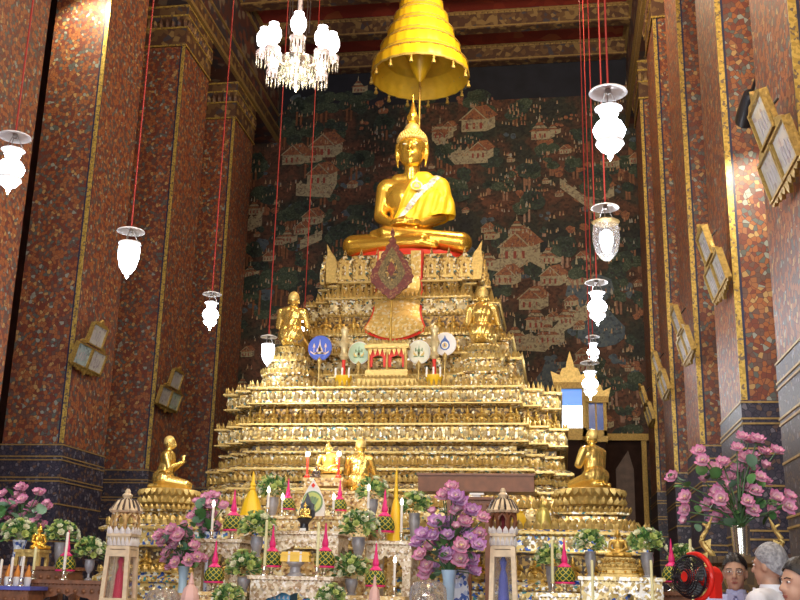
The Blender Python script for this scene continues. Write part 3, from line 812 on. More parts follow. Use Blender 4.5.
# head
hz = 2.60
b.ball((0, .02, hz + .05), (.30, .31, .34), 24, 16)
b.ball((0, -.03, hz - .19), (.262, .25, .27), 20, 12)
b.ball((0, -.17, hz - .37), (.09, .09, .08), 12, 8)
b.cap((0, -.28, hz + .05), .028, (0, -.335, hz - .085), .042, 8)
b.ball((-.035, -.30, hz - .09), .03, 8, 6); b.ball((.035, -.30, hz - .09), .03, 8, 6)
for s in (-1, 1):
    b.cap((s * .03, -.275, hz + .08), .02, (s * .12, -.265, hz + .105), .018, 8); b.cap((s * .12, -.265, hz + .105), .018, (s * .21, -.20, hz + .06), .014, 8)
    b.ball((s * .115, -.255, hz + .015), (.065, .035, .026), 10, 6)
    b.cap((s * .075, -.262, hz - .215), .019, (0, -.29, hz - .212), .03, 8)
    b.cap((s * .05, -.262, hz - .25), .018, (0, -.28, hz - .258), .028, 8)
    b.cap((s * .32, .03, hz + .12), .055, (s * .335, .03, hz - .12), .048, 8)
    b.cap((s * .335, .03, hz - .12), .042, (s * .30, .0, hz - .40), .03, 8)
body = setmat(voxel(b, .022, 5, 'buddha_body'), GOLD)
body.polygons.foreach_set('use_smooth', [True] * len(body.polygons))
bo = link('figure', body, buddha)
# curled hair cap, crown bump and flame finial
m = MB()
def hairdot(c, r): m.ball(c, r, 6, 4)
m.ball((0, .05, hz + .19), (.315, .315, .27), 24, 14)
for k in range(6):
    th = k * .19
    for i in range(26):
        a = 2 * PI * i / 26 + (k % 2) * .12
        if k < 1 and math.sin(a) < -.3: continue
        hairdot((.315 * math.cos(th) * math.cos(a), .05 + .315 * math.cos(th) * math.sin(a), hz + .19 + .27 * math.sin(th)), .036)
for i in range(19):
    a = -PI * .98 * i / 18
    m.ball((.285 * math.cos(a), -.03 + .25 * math.sin(a), hz + .17 + .03 * abs(math.sin(a))), .042, 6, 4)
for s in (-1, 1):
    for k in range(4): m.ball((s * .285, .0, hz + .18 - k * .06), .04, 6, 4)
m.lathe([(.19, 0), (.19, .05), (.15, .13), (.10, .19), (.07, .2)], 20, (0, .05, hz + .43))
m.build('hair', GOLD_MATT, buddha, smooth=60)
m = MB()
m.lathe([(.09, 0), (.13, .03), (.10, .06), (.12, .1), (.135, .17), (.095, .26), (.07, .34), (.045, .44), (.018, .6), (.002, .74)], 12, (0, .05, hz + .61), wob=lambda a, z: .12 * math.sin(5 * a + z * 18))
m.build('flame_finial', GOLD, buddha)
for s in (-1, 1):
    m = MB(); m.ball((s * .115, -.275, hz + .012), (.045, .02, .014), 10, 6); m.build('eye', WHITE, buddha)
# robe: the torso skin moved outwards and kept on the left shoulder
t = MB()
t.ball((0, .12, .95), (.50, .34, .55), 20, 12); t.ball((0, .10, 1.45), (.62, .37, .46), 20, 12)
t.cap((-.54, .1, 1.76), .20, (.54, .1, 1.76), .20); t.cap((-.3, .08, 1.90), .16, (.3, .08, 1.90), .16)
t.cap((.62, .1, 1.74), .18, (.80, -.0, 1.06), .16); t.cap((.80, -.0, 1.06), .16, (.6, -.25, .86), .14)
t.ball((.45, .0, 1.1), (.42, .3, .5), 16, 10)
t.ball((0, .12, .6), (.62, .42, .40), 20, 12)
torso = voxel(t, .024, 8, 'torso')
def diag(x1, z1, x2, z2, keep=1):
    d = Vector((x2 - x1, 0, z2 - z1)); n = Vector((-d.z, 0, d.x)).normalized()
    if n.x * keep < 0: n = -n
    return (Vector((x1, 0, z1)), n)
fold = lambda c: .014 * min(1, max(0, (1.75 - c.z) * 3)) * math.sin(26 * (c.x * .83 - (c.z - 1.2) * .55 + .5 * c.x * c.z))
hem = ((0, 0, .80), Vector((-.22, 0, 1)).normalized())
rb = cut(torso, [diag(.17, 2.1, -.30, 1.02), hem], .030, fold, 'robe')
link('robe', setmat(rb, ROBE), buddha)
bd = cut(torso, [diag(.64, 2.08, -.22, .98), diag(.81, 2.08, -.08, .98, -1), ((0, -.05, 0), Vector((0, -1, 0))), ((0, 0, .93), Vector((-.22, 0, 1)).normalized())], .048, None, 'border')
link('robe_border', setmat(bd, SILVER), buddha)
m = MB()
m.mat(0).prism([(.13 * math.cos(2 * PI * i / 20), .13 * math.sin(2 * PI * i / 20) * .95 + (.10 if i == 5 else 0)) for i in range(20)], -.02, .0)
m.mat(1).prism([(.10 * math.cos(2 * PI * i / 20), -.01 + .10 * math.sin(2 * PI * i / 20) * .95) for i in range(20)], -.026, -.02)
m.mat(2).prism([(-.05, -.06), (.05, -.06), (.06, .0), (.025, .02), (0, .09), (-.025, .02), (-.06, 0)], -.034, -.026)
m.build('robe_emblem', [SILVER, YELLOW, mat('emblem_grey', (.35, .33, .3), .3, .4)], buddha, (.17, -.36, 1.60), (math.radians(-12), 0, math.radians(14)), smooth=0)

# ---------------------------------------------------------------- the tiered parasol
PX, PY_, PZ = -3.06, 21.75, 13.02
par = thing('parasol', 'tall yellow silk tiered ceremonial parasol over the large Buddha', 'parasol', (PX, PY_, 7.91))
TR = [1.14, .96, .80, .66, .53, .42, .32]
z = PZ - 7.9
zt = z
for k, r in enumerate(TR):
    h = .46 - .025 * k
    nr = TR[k + 1] if k + 1 < len(TR) else .2
    m = MB()
    wob = lambda a, zz: .012 * math.sin(24 * a)
    m.mat(0).lathe([(r, 0), (r * 1.005, .10), (r * .985, h * .55), (r * .96, h * .72), (nr * 1.02, h * 1.04)], 72, (0, 0, zt), wob=wob, cap=False)
    m.mat(1).lathe([(nr * .9, h * .98), (r * .93, h * .66), (r * .972, h * .45), (r * .985, .02), (r, 0)], 72, (0, 0, zt), wob=wob, cap=False)
    m.mat(2).lathe([(r * 1.004, -.015), (r * 1.018, .0), (r * 1.018, .035), (r * 1.004, .05)], 72, (0, 0, zt), wob=wob, cap=False)
    m.lathe([(r * .985, h * .66), (r * .998, h * .69), (r * .985, h * .74)], 72, (0, 0, zt), cap=False)
    m.build('canopy_tier', [YELLOW, YELLOW_IN, TRIM], par, smooth=50)
    if k == 0:
        mm = MB()
        for i in range(30):
            a = 2 * PI * i / 30
            mm.ball((r * .955 * math.cos(a), r * .955 * math.sin(a), zt + .30), .028, 6, 4)
        mm.build('lining_stud', TRIM, par); 
        for i in range(14):
            a = 2 * PI * (i + .4) / 14
            tm = MB(); tm.lathe([(.008, 0), (.02, -.03), (.035, -.05), (.02, -.08), (.05, -.17), (.045, -.19)], 8, (r * math.cos(a), r * math.sin(a), zt - .005))
            tm.build('tassel', TRIM, par)
    zt += h
m = MB(); m.lathe([(.2, 0), (.22, .06), (.12, .2), (.06, .5), (.02, 1.0), (.004, 1.3)], 16, (0, 0, zt)); m.build('spire', GOLD, par)
m = MB(); m.lathe([(.05, -.02), (.06, .0), (.12, .12), (.34, .62), (.40, .74), (.36, .8)], 24, (0, 0, z - .1)); m.build('hub_cone', YELLOW, par)
m = MB(); m.tube([(0, 0, 0), (0, 0, zt)], .028, 10); m.lathe([(.12, 0), (.12, .05), (.05, .12)], 12); m.build('pole', GOLD_DARK, par)

# ---------------------------------------------------------------- kneeling disciples
kb = MB()
for s in (-1, 1):
    kb.cap((s * .12, .06, .2), .14, (s * .17, -.40, .12), .095); kb.cap((s * .17, -.40, .08), .08, (s * .11, .22, .09), .08)
    kb.cap((s * .11, .22, .08), .06, (s * .09, .40, .07), .045)
    kb.cap((s * .235, .07, .735), .072, (s * .30, -.02, .46), .058); kb.cap((s * .30, -.02, .45), .056, (s * .045, -.26, .60), .04)
    kb.ball((s * .02, -.285, .645), (.018, .04, .075), 10, 8)
    for k in range(4): kb.cap((s * .016, -.30 + k * .017, .70), .0125, (s * .011, -.31 + k * .016, .77 - abs(k - 1.4) * .012), .010, 6)
    kb.cap((s * .02, -.265, .66), .013, (s * .02, -.245, .72), .010, 6)
    kb.cap((s * .112, .05, 1.02), .02, (s * .113, .045, .93), .016, 8)
kb.ball((0, .12, .22), (.27, .23, .21), 16, 10); kb.ball((0, .08, .46), (.185, .15, .28), 16, 10); kb.ball((0, .06, .66), (.225, .15, .2), 16, 10)
kb.cap((-.19, .06, .745), .088, (.19, .06, .745), .088); kb.cap((0, .06, .78), .072, (0, .04, .92), .064)
kb.ball((0, .04, 1.03), (.108, .125, .145), 18, 12); kb.ball((0, .0, .97), (.085, .095, .095), 14, 10)
kb.cap((0, -.085, 1.03), .012, (0, -.105, .985), .018, 8)
for s in (-1, 1):
    kb.cap((s * .018, -.085, 1.05), .009, (s * .07, -.07, 1.045), .008, 6); kb.ball((s * .04, -.088, 1.02), (.024, .014, .010), 8, 6)
    kb.cap((s * .028, -.09, .945), .008, (0, -.1, .945), .011, 6)
KBODY = setmat(voxel(kb, .0105, 4, 'kneeling_figure'), GOLD_PALE)
ktor = MB()
ktor.ball((0, .08, .46), (.185, .15, .28), 16, 10); ktor.ball((0, .06, .66), (.225, .15, .2), 16, 10); ktor.cap((-.19, .06, .745), .088, (.19, .06, .745), .088); ktor.ball((0, .12, .24), (.265, .225, .21), 16, 10)
ktor.cap((.235, .07, .735), .072, (.30, -.02, .46), .058)
KT = voxel(ktor, .012, 6, 'k_torso')
kfold = lambda c: .006 * math.sin(60 * (c.x * .9 + .25 * c.z))
KROBE = setmat(cut(KT, [diag(-.10, .86, -.26, .2), ((0, 0, .13), Vector((0, 0, 1)))], .016, kfold, 'robe'), GOLD_PALE)
KSASH = setmat(cut(KT, [diag(.02, .86, .06, .1), diag(.13, .86, .16, .1, -1), ((0, 0, .13), Vector((0, 0, 1)))], .034, None, 'sash'), GOLD_PALE)
khair = MB(); khair.ball((0, .055, 1.055), (.112, .118, .128), 18, 12)
KHAIR = setmat(cut(khair.mesh('kh', GOLD_MATT, 60), [((0, -.02, 1.06), Vector((0, .75, .65)).normalized())], .002, None, 'hair'), GOLD_MATT)
def disciple(label, px, py, Y, z, size, rz):
    p = at(px, py, Y)
    o = thing('kneeling_statue', label, 'statue', (p.x, Y, z), rz, 'gilded kneeling disciple statues')
    o.scale = (size,) * 3
    link('figure', KBODY, o); link('robe', KROBE, o); link('sash', KSASH, o); link('hair', KHAIR, o)
    return o
def pedestal(label, x, y, z0, z1, w, d, levels=3, round_=False, name='pedestal', mats=None, cat='pedestal'):
    o = thing(name, label, cat, (x, y, z0))
    H = z1 - z0
    m = MB(); m.mat(0)
    prof = []
    for k in range(levels):
        a = 0 - .09 * w * k
        zz = H * k / levels; dh = H / levels
        prof += [(a, zz), (a, zz + dh * .3), (a - .04 * w, zz + dh * .4), (a - .05 * w, zz + dh * .75), (a + .01 * w - .03 * w, zz + dh * .85), (a - .02 * w, zz + dh)]
    tier(m, 0, 0, w / 2, d / 2, w * .07, prof)
    for k in range(levels):
        zz = H * k / levels; dh = H / levels; a = -.09 * w * k
        e = edges(0, 0, w / 2 + a - .02 * w, d / 2 + a - .02 * w, w * .07)
        m.mat(1); along(m, e, zz + dh * (.98 if k < levels - 1 else .56), max(.07, w * .08), petal(dh * .4, .02))
        m.mat(2); along(m, edges(0, 0, w / 2 + a - .045 * w, d / 2 + a - .045 * w, w * .07), zz + dh * .57, max(.1, w * .12), rosette(dh * .15, .02))
    m.build('body', mats or [MOSAIC, GILT, PALEG], o, smooth=0)
    return o
def lotus_seat(m, r, z, h, n=26):
    m.lathe([(r * .92, 0), (r, h * .1), (r * .86, h * .5), (r * .98, h * .95), (r * .95, h)], 40, (0, 0, z))
    for row, (zz, hh, sg) in enumerate(((h * .08, h * .42, 1), (h * .95, h * .42, -1))):
        for i in range(n):
            a = 2 * PI * (i + .5 * row) / n
            m.T = Matrix.Translation((r * .97 * math.cos(a), r * .97 * math.sin(a), z + zz)) @ Matrix.Rotation(a + PI / 2, 4, 'Z')
            w = 2 * PI * r / n
            petal(hh * sg, .05 * r * 2)(m, w)
    m.T = Matrix.Identity(4)
# the pair high beside the throne, backs turned to us
for side, px, pz, lab in ((-1, 289, 5.68, 'left'), (1, 483, 5.68, 'right')):
    p = at(px, 350 if side < 0 else 345, 18.0)
    o = pedestal('stepped gilt pedestal carrying the upper kneeling statue beside the %s' % ('blue emblem fan' if side < 0 else 'white and blue emblem fan'), p.x, 18.0, 4.893, pz, .92, .70, 3)
    x = o.location.x
    disciple('upper kneeling gold disciple with its back turned, behind the %s' % ('blue emblem fan' if side < 0 else 'white and blue emblem fan'), px + (4 if side < 0 else 0), 330, 18.02, pz, .90, PI)
# the pair lower down on lotus pedestals
def lotus_pedestal(label, px, py, Y, z0, z1, r):
    p = at(px, py, Y)
    o = thing('lotus_pedestal', label, 'pedestal', (p.x, Y, z0))
    H = z1 - z0
    m = MB(); m.mat(0)
    tier(m, 0, 0, r * 1.0, r * .95, r * .12, [(.10, 0), (.10, H * .16), (.02, H * .2), (0, H * .34), (.06, H * .38), (.06, H * .44), (-.12, H * .48), (-.14, H * .58)])
    m.mat(1); along(m, edges(0, 0, r * 1.0 + .06, r * .95 + .06, r * .12), H * .43, .09, petal(H * .14, .03)); along(m, edges(0, 0, r * 1.0 + .1, r * .95 + .1, r * .12), H * .16, .1, petal(H * .12, .03))
    m.build('body', [MOSAIC, GILT], o, smooth=0)
    m = MB(); lotus_seat(m, r, H * .58, H * .42); m.build('lotus_seat', GILT, o, smooth=40)
    return o
zA = at(170, 490, 16.5).z
lotus_pedestal('round lotus pedestal of the statue in profile, beside the left pillars', 170, 490, 16.5, 2.345, zA, .46)
disciple('gold kneeling disciple in profile with praying hands, near the left pillars', 168, 490, 16.5, zA, .76, math.radians(103))
zB = at(590, 490, 16.5).z
lotus_pedestal('round lotus pedestal of the statue in front of the temple door', 590, 490, 16.5, 2.345, zB, .50)
disciple('gold kneeling disciple seen from behind in front of the temple door', 592, 490, 16.5, zB, .80, math.radians(-142))
# ---------------------------------------------------------------- things on the altar ledge
ZL = 4.893
BLUE_F = mat('royal_blue_satin', (.06, .12, .55), 0, .4, .08); GREEN_F = mat('pale_green_satin', (.55, .74, .52), 0, .45, .05)
CREAM_F = mat('cream_satin', (.82, .84, .66), 0, .45, .05); WHITE_F = mat('white_satin', (.88, .88, .86), 0, .45, .03)
EMB_G = mat('green_emblem_thread', (.20, .33, .16), 0, .5, .15); EMB_B = mat('blue_emblem_thread', (.06, .16, .5), 0, .5, .1); EMB_GD = mat('gold_emblem_thread', (.70, .52, .16), .2, .5, .1)
EMB_P = mat('pink_gold_emblem_thread', (.85, .66, .5), 0, .5, .1)
def disc(r, x=0, z=0, n=28, sz=1.06): return [(x + r * math.cos(2 * PI * i / n), z + r * sz * math.sin(2 * PI * i / n)) for i in range(n)]
def emblem_fan(label, px, py, rpx, Y, face, rim, draw):
    c = at(px, py, Y); s = mpp(c); r = rpx * s * 1.08
    o = thing('emblem_fan', label, 'ceremonial fan', (c.x, Y, ZL), 0, 'emblem fans on the altar ledge')
    h = c.z - ZL
    m = MB(); m.lathe([(.09, 0), (.10, .03), (.05, .06), (.03, .12)], 12); m.build('foot', GILT, o)
    m = MB(); m.tube([(0, 0, .05), (0, .0, h - r * .8)], .016, 8); m.lathe([(.02, 0), (.035, .05), (.05, .12), (.02, .16)], 10, (0, 0, h - r - .14)); m.build('stick', GILT, o)
    m = MB(); m.mat(0).prism(disc(r), -.012, .03); m.mat(1).prism(disc(r * 1.07), .0, .02); m.build('face', [face, rim], o, (0, 0, h), smooth=0)
    m = MB(); mats = draw(m, r); m.build('emblem', mats, o, (0, 0, h), smooth=0)
    return o
def e_blue(m, r):
    P = lambda poly, k: m.mat(k).prism([(x * r, z * r) for x, z in poly], -.022, -.012)
    P([(-.30, -.35), (.30, -.35), (.24, -.1), (.13, .05), (.06, .35), (0, .78), (-.06, .35), (-.13, .05), (-.24, -.1)], 0)
    P([(-.16, -.33), (.16, -.33), (.10, -.05), (0, .25), (-.10, -.05)], 1)
    for s in (-1, 1):
        P([(s * .5, -.35), (s * .54, -.35), (s * .54, .05), (s * .66, .05), (s * .55, .17), (s * .62, .17), (s * .52, .42), (s * .42, .17), (s * .49, .17), (s * .38, .05), (s * .5, .05)], 0)
        P([(s * .2, -.38), (s * .5, -.5), (s * .85, -.25), (s * .8, -.42), (s * .5, -.62), (s * .1, -.52)], 0)
    P([(-.5, -.42), (.5, -.42), (.4, -.55), (-.4, -.55)], 1)
    return [EMB_P, EMB_GD]
def e_crown(m, r):
    P = lambda poly, k: m.mat(k).prism([(x * r, z * r) for x, z in poly], -.022, -.012)
    P([(-.06, -.45), (.06, -.45), (.10, -.05), (.16, .15), (.05, .3), (0, .7), (-.05, .3), (-.16, .15), (-.10, -.05)], 0)
    for s in (-1, 1):
        P([(s * .16, -.35), (s * .34, -.42), (s * .52, -.2), (s * .48, .15), (s * .40, -.1), (s * .26, -.22)], 1)
        P([(s * .2, .1), (s * .34, .02), (s * .36, .3), (s * .28, .42)], 0)
        P([(s * .1, -.5), (s * .5, -.48), (s * .46, -.36), (s * .1, -.42)], 0)
    P(disc(.13, 0, -.12, 14), 1)
    return [EMB_G, EMB_GD]
def e_blueflame(m, r):
    P = lambda poly, k, d=0: m.mat(k).prism([(x * r, z * r) for x, z in poly], -.022 - d, -.012 - d)
    P([(0, .85), (.1, .55), (.38, .2), (.48, -.12), (.40, -.42), (.15, -.6), (-.15, -.6), (-.40, -.42), (-.48, -.12), (-.38, .2), (-.1, .55)], 0)
    P(disc(.34, 0, -.15, 20), 1, .008); P(disc(.22, 0, -.15, 20), 2, .016); P([(-.08, -.28), (.08, -.28), (.06, -.1), (0, .1), (-.06, -.1)], 0, .024)
    return [EMB_B, WHITE_F, EMB_GD]
emblem_fan('royal blue round fan with a spired emblem, beside the left kneeling statue', 320, 348, 10.5, 18.05, BLUE_F, BLUE_F, e_blue)
emblem_fan('pale green round fan left of the little gilt shrine', 359, 353, 9.5, 18.05, GREEN_F, WHITE_F, e_crown)
emblem_fan('cream round fan with a green emblem right of the little gilt shrine', 419, 352, 10.0, 18.05, CREAM_F, WHITE_F, e_crown)
emblem_fan('white round fan with a blue flame emblem beside the right kneeling statue', 445, 344, 9.8, 18.05, WHITE_F, WHITE_F, e_blueflame)
# little gilt shrine with red curtains
c = at(387, 386, 17.82)
sh = thing('gilt_shrine', 'small open gilt shrine hung with red curtains in the middle of the altar ledge', 'shrine', (c.x, 17.80, ZL))
m = MB(); m.mat(0).bar(-.58, .58, -.13, .1, 0, .07); m.bar(-.54, .54, -.11, .1, .07, .15); m.bar(-.38, .38, -.10, .1, .15, .30)
along(m, [(Vector((-.56, -.14, 0)), Vector((.56, -.14, 0)), 1.12, Vector((1, 0, 0)), Vector((0, -1, 0)))], .14, .07, petal(.06, .02)); m.build('plinth', GILT, sh, smooth=0)
for x in (-.33, 0, .33):
    for y in (-.06, .07): m = MB(); m.lathe([(.035, 0), (.022, .04), (.018, .35), (.03, .4)], 8, (x, y, .30)); m.build('post', GILT, sh)
m = MB(); m.bar(-.40, .40, -.12, .1, .69, .75); m.bar(-.36, .36, -.1, .1, .75, .79)
along(m, [(Vector((-.4, -.12, 0)), Vector((.4, -.12, 0)), .8, Vector((1, 0, 0)), Vector((0, -1, 0)))], .78, .07, petal(.07, .02)); m.build('roof', GILT, sh, smooth=0)
m = MB()
for x0, x1 in ((-.32, -.02), (.02, .32)):
    m.prism([(x0, .69), (x1, .69), (x1, .36), (x1 - .05, .36), (x1 - .06, .54)] + [((x0 + x1) / 2 + .02, .58), (x0 + .06, .54), (x0 + .05, .36), (x0, .36)], -.03, .0)
m.build('curtain', REDCLOTH, sh, smooth=0)
m = MB()
for i in range(8):
    x = -.30 + .6 * i / 7; m.prism([(x - .04, .69), (x + .04, .69), (x, .56)], -.075, -.06)
m.build('valance', GILT, sh, smooth=0)
# glass candle stands on gold trays either side of the shrine
for px, side in ((343, 'left'), (434, 'right')):
    c = at(px, 384, 17.8)
    o = thing('crystal_candlestand', 'tall glass and gold candle stand %s' % ('between the blue and pale green fans' if side == 'left' else 'between the cream and white fans'), 'candlestand', (c.x, 17.80, ZL), 0, 'candle stands on the altar ledge')
    m = MB(); m.lathe([(.13, 0), (.14, .04), (.12, .08), (.16, .16), (.165, .2), (.13, .2)], 16); m.build('tray', YELLOW, o)
    m = MB(); m.lathe([(.04, .18), (.03, .4), (.035, .5)], 10); m.build('stem', REDCLOTH, o)
    m = MB(); m.lathe([(.05, .5), (.09, .56), (.05, .64), (.06, .72), (.1, .8), (.06, .9), (.05, .98), (.08, 1.06), (.03, 1.12)], 12); m.build('glass_column', PALEG, o)
    m = MB()
    for k in range(3): m.box((-.12 + .12 * k, -.1, .25), (.03, .03, .18))
    m.build('offering_stick', WAX, o, smooth=0)
# large leaf-shaped fan on a pole
c = at(392, 266, 18.05); s = mpp(c)
lf = thing('leaf_fan', 'large maroon leaf-shaped ceremonial fan with a gold lozenge, on a pole before the throne', 'ceremonial fan', (c.x, 18.05, ZL))
h = c.z - ZL
def leaf_out(k, jag=0.0):
    pts = []
    half = [(0, 40), (1.6, 30), (3.2, 24), (7, 17), (12, 8), (17, 0), (20.5, -8), (21, -14), (17, -20), (11, -26), (5, -31), (0, -35)]
    def samp(half):
        out = []
        for (x0, z0), (x1, z1) in zip(half, half[1:]):
            for t in (0, .5): out.append((x0 + (x1 - x0) * t, z0 + (z1 - z0) * t))
        out.append(half[-1]); return out
    q = samp(half)
    right = [(x * k + (jag * (1 if i % 2 else -.4) if 0 < i < len(q) - 1 else 0), z * k) for i, (x, z) in enumerate(q)]
    left = [(-x, z) for x, z in reversed(right[1:-1])]
    return [(x * s, z * s) for x, z in right + left]
m = MB(); m.mat(0).prism(leaf_out(1.0, 1.5), -.03, .03); m.build('border', [MAROON], lf, (0, 0, h), smooth=0)
m = MB(); m.mat(0).prism([(x * s, z * s) for x, z in ((0, 20), (6, 10), (11, 0), (14, -8), (10, -16), (5, -22), (0, -26), (-5, -22), (-10, -16), (-14, -8), (-11, 0), (-6, 10))], -.045, -.03)
m.mat(1).prism([(x * s, z * s) for x, z in ((0, 8), (5, 0), (7, -7), (4, -13), (0, -17), (-4, -13), (-7, -7), (-5, 0))], -.055, -.045)
m.mat(2).prism([(x * s, z * s) for x, z in ((0, 4), (3, -1), (4, -6), (0, -12), (-4, -6), (-3, -1))], -.065, -.055)
m.build('centre', [FANMID, MOSAIC_DARK, MAROON], lf, (0, 0, h), smooth=0)
m = MB(); m.tube([(0, .05, .05), (0, .05, h + .2)], .022, 8); m.lathe([(.09, 0), (.10, .04), (.06, .08), (.03, .2)], 12); m.build('pole', GOLD_DARK, lf)

# ---------------------------------------------------------------- hanging lamps
DISC = MB(); DISC.mat(0).lathe([(.001, .05), (.05, .045), (.10, .03), (.17, .0), (.175, -.012), (.165, -.012), (.10, .012), (.02, .03)], 28)
DISC_ME = DISC.mesh('smoke_disc', WHITE_GLASS)
def lamp(label, px, py, Y, kind, sc=1.0, power=60):
    c = at(px, py, Y)
    o = thing('hanging_lamp', label, 'lamp', (c.x, Y, c.z - .3 * sc), 0, 'glass lamps hung on red cords')
    m = MB(); m.tube([(0, 0, .62 * sc), (0, 0, ZC - o.location.z)], .010, 8); m.build('cord', CORD, o)
    q = link('smoke_disc', DISC_ME, o, (0, 0, .58 * sc), None, sc * (1.0 if kind != 'clear' else .85))
    m = MB()
    for i in range(3):
        a = 2 * PI * i / 3 + .4; m.tube([(.02 * math.cos(a), .02 * math.sin(a), .60 * sc), (.115 * sc * math.cos(a), .115 * sc * math.sin(a), .40 * sc)], .005, 5)
    m.lathe([(.02, .56 * sc), (.028, .6 * sc), (.012, .64 * sc)], 8)
    m.build('chain', WIRE, o)
    if kind == 'egg':
        m = MB(); m.lathe([(.105, .40), (.125, .385), (.135, .33), (.13, .22), (.10, .10), (.05, .02), (.02, 0)], 20); m.build('globe', GLOW, o, None, None).scale = (sc,) * 3
        m = MB(); m.lathe([(.12, .40), (.14, .405), (.14, .42), (.12, .425)], 20); m.build('collar', WHITE_GLASS, o).scale = (sc,) * 3; m = MB(); m.lathe([(.02, .0), (.03, -.02), (.008, -.05)], 8); m.build('bottom_knob', WHITE_GLASS, o).scale = (sc,) * 3
    elif kind == 'crystal':
        m = MB(); m.lathe([(.07, .40), (.09, .36), (.065, .31), (.12, .26), (.15, .20), (.13, .14), (.09, .12)], 12); m.build('globe', GLOW, o, smooth=20).scale = (sc,) * 3
        m = MB(); m.lathe([(.09, .12), (.12, .10), (.13, .06), (.08, .0), (.03, -.03), (.02, -.07), (.004, -.10)], 12); m.build('lower_bowl', WHITE_GLASS, o, smooth=20).scale = (sc,) * 3; m = MB(); m.lathe([(.10, .39), (.13, .41), (.10, .43)], 12); m.build('collar', WHITE_GLASS, o, smooth=20).scale = (sc,) * 3
    else:
        m = MB(); m.lathe([(.115, .40), (.14, .36), (.145, .22), (.12, .08), (.06, .0), (.015, -.03)], 20, cap=False); m.build('globe', CLEAR, o).scale = (sc,) * 3
        m = MB(); m.lathe([(.02, .30), (.045, .27), (.05, .20), (.03, .10), (.01, .08)], 12); m.build('bulb', GLOW, o).scale = (sc,) * 3
        m = MB(); m.lathe([(.118, .39), (.15, .41), (.118, .43)], 20); m.build('collar', GOLDLINE, o).scale = (sc,) * 3
    ld = bpy.data.lights.new('lamp_light', 'POINT'); ld.energy = power; ld.color = (.92, .95, 1.0); ld.shadow_soft_size = .13 * sc
    lo = bpy.data.objects.new('lamp_light', ld); COL.objects.link(lo); lo.parent = o; lo.location = (0, 0, -.16 * sc)
    return o
lamp('hanging glass lamp with a wide smoke disc beside the nearest left pillar', 12, 160, 9.5, 'crystal', .98, 60)
lamp('bright egg-shaped frosted hanging lamp in front of the second left pillar', 129, 252, 12.3, 'egg', 1.05, 70)
lamp('small crystal hanging lamp in front of the left rear pillar', 211, 309, 14.8, 'crystal', .86, 50)
lamp('glaring hanging lamp low beside the upper left kneeling statue', 268, 350, 17.4, 'egg', .86, 3)
lamp('hanging lamp hidden behind the upper left kneeling statue', 304, 325, 21.0, 'egg', .7, 2).hide_render = False
lamp('highest crystal hanging lamp right of the mural, nearest on that side', 609, 120, 8.6, 'crystal', .98, 60)
lamp('clear glass hanging lamp with its bulb showing, beside the right pillars', 606, 232, 11.5, 'clear', 1.08, 50)
lamp('crystal hanging lamp below the clear glass lamp against the mural', 597, 300, 14.0, 'crystal', .92, 50)
lamp('lowest bright hanging lamp, just above the smaller gilt cabinet', 590, 378, 17.5, 'crystal', .95, 45)
lamp('small far hanging lamp close above the lowest lamp on the right', 593, 348, 19.8, 'crystal', .80, 30)

# ---------------------------------------------------------------- chandelier
c = at(297, 67, 12.0)
ch = thing('chandelier', 'crystal chandelier with glowing glass shades under the red ceiling', 'chandelier', tuple(c))
m = MB(); m.lathe([(.05, -.12), (.2, -.10), (.25, 0), (.255, .08), (.18, .12), (.08, .14)], 24); m.build('centre_bowl', GLASSY, ch)
m = MB(); m.lathe([(.07, .12), (.10, .25), (.07, .42), (.045, .55), (.03, .7), (.03, ZC - c.z)], 14); m.build('stem', PINKGLASS, ch)
m = MB()
for i in range(6):
    a = 2 * PI * i / 6; m.tube([(.14 * math.cos(a), .14 * math.sin(a), .5), (.16 * math.cos(a), .16 * math.sin(a), ZC - c.z)], .008, 5)
m.build('chain', BRONZE, ch)
shade = MB(); shade.lathe([(.045, 0), (.085, .03), (.105, .10), (.10, .17), (.07, .23), (.05, .25), (.065, .275)], 18)
SH = shade.mesh('shade', GLOW_WARM)
cup = MB(); cup.lathe([(.03, -.14), (.06, -.13), (.10, -.09), (.105, -.06), (.06, -.02), (.04, 0)], 16)
CUP = cup.mesh('candle_cup', PINKGLASS)
pr = MB()
for i in range(12):
    a = 2 * PI * i / 12; x, y = .095 * math.cos(a), .095 * math.sin(a)
    pr.lathe([(.003, -.10), (.011, -.13), (.011, -.20), (.002, -.24)], 5, (x, y, 0))
PRI = pr.mesh('crystal_drop_ring', GLASSY, 0)
for i in range(8):
    a = 2 * PI * i / 8 + .25
    R_ = .45; zz = .24 if i % 2 == 0 else .14
    x, y = R_ * math.cos(a), R_ * math.sin(a)
    m = MB(); m.tube([(.1 * math.cos(a), .1 * math.sin(a), .05), (.25 * math.cos(a), .25 * math.sin(a), -.06), (.36 * math.cos(a), .36 * math.sin(a), -.04), (x, y, zz - .12)], .014, 8)
    ar = m.build('arm', PINKGLASS, ch)
    link('candle_cup', CUP, ar, (x, y, zz)); link('shade', SH, ar, (x, y, zz + .02)); link('crystal_drop_ring', PRI, ar, (x, y, zz - .02))
m = MB()
for i in range(26):
    a = 2 * PI * i / 26; m.lathe([(.004, 0), (.014, -.04), (.014, -.14), (.002, -.2)], 5, (.24 * math.cos(a), .24 * math.sin(a), -.02))
for i in range(12):
    a = 2 * PI * i / 12; m.lathe([(.004, 0), (.012, -.04), (.012, -.12), (.002, -.17)], 5, (.12 * math.cos(a), .12 * math.sin(a), -.1))
m.lathe([(.02, -.12), (.05, -.2), (.03, -.27), (.05, -.3), (.01, -.36)], 10)
m.build('crystal_drop_fringe', GLASSY, ch, smooth=0)
ld = bpy.data.lights.new('chandelier_light', 'POINT'); ld.energy = 90; ld.color = (1, .93, .88); ld.shadow_soft_size = .4
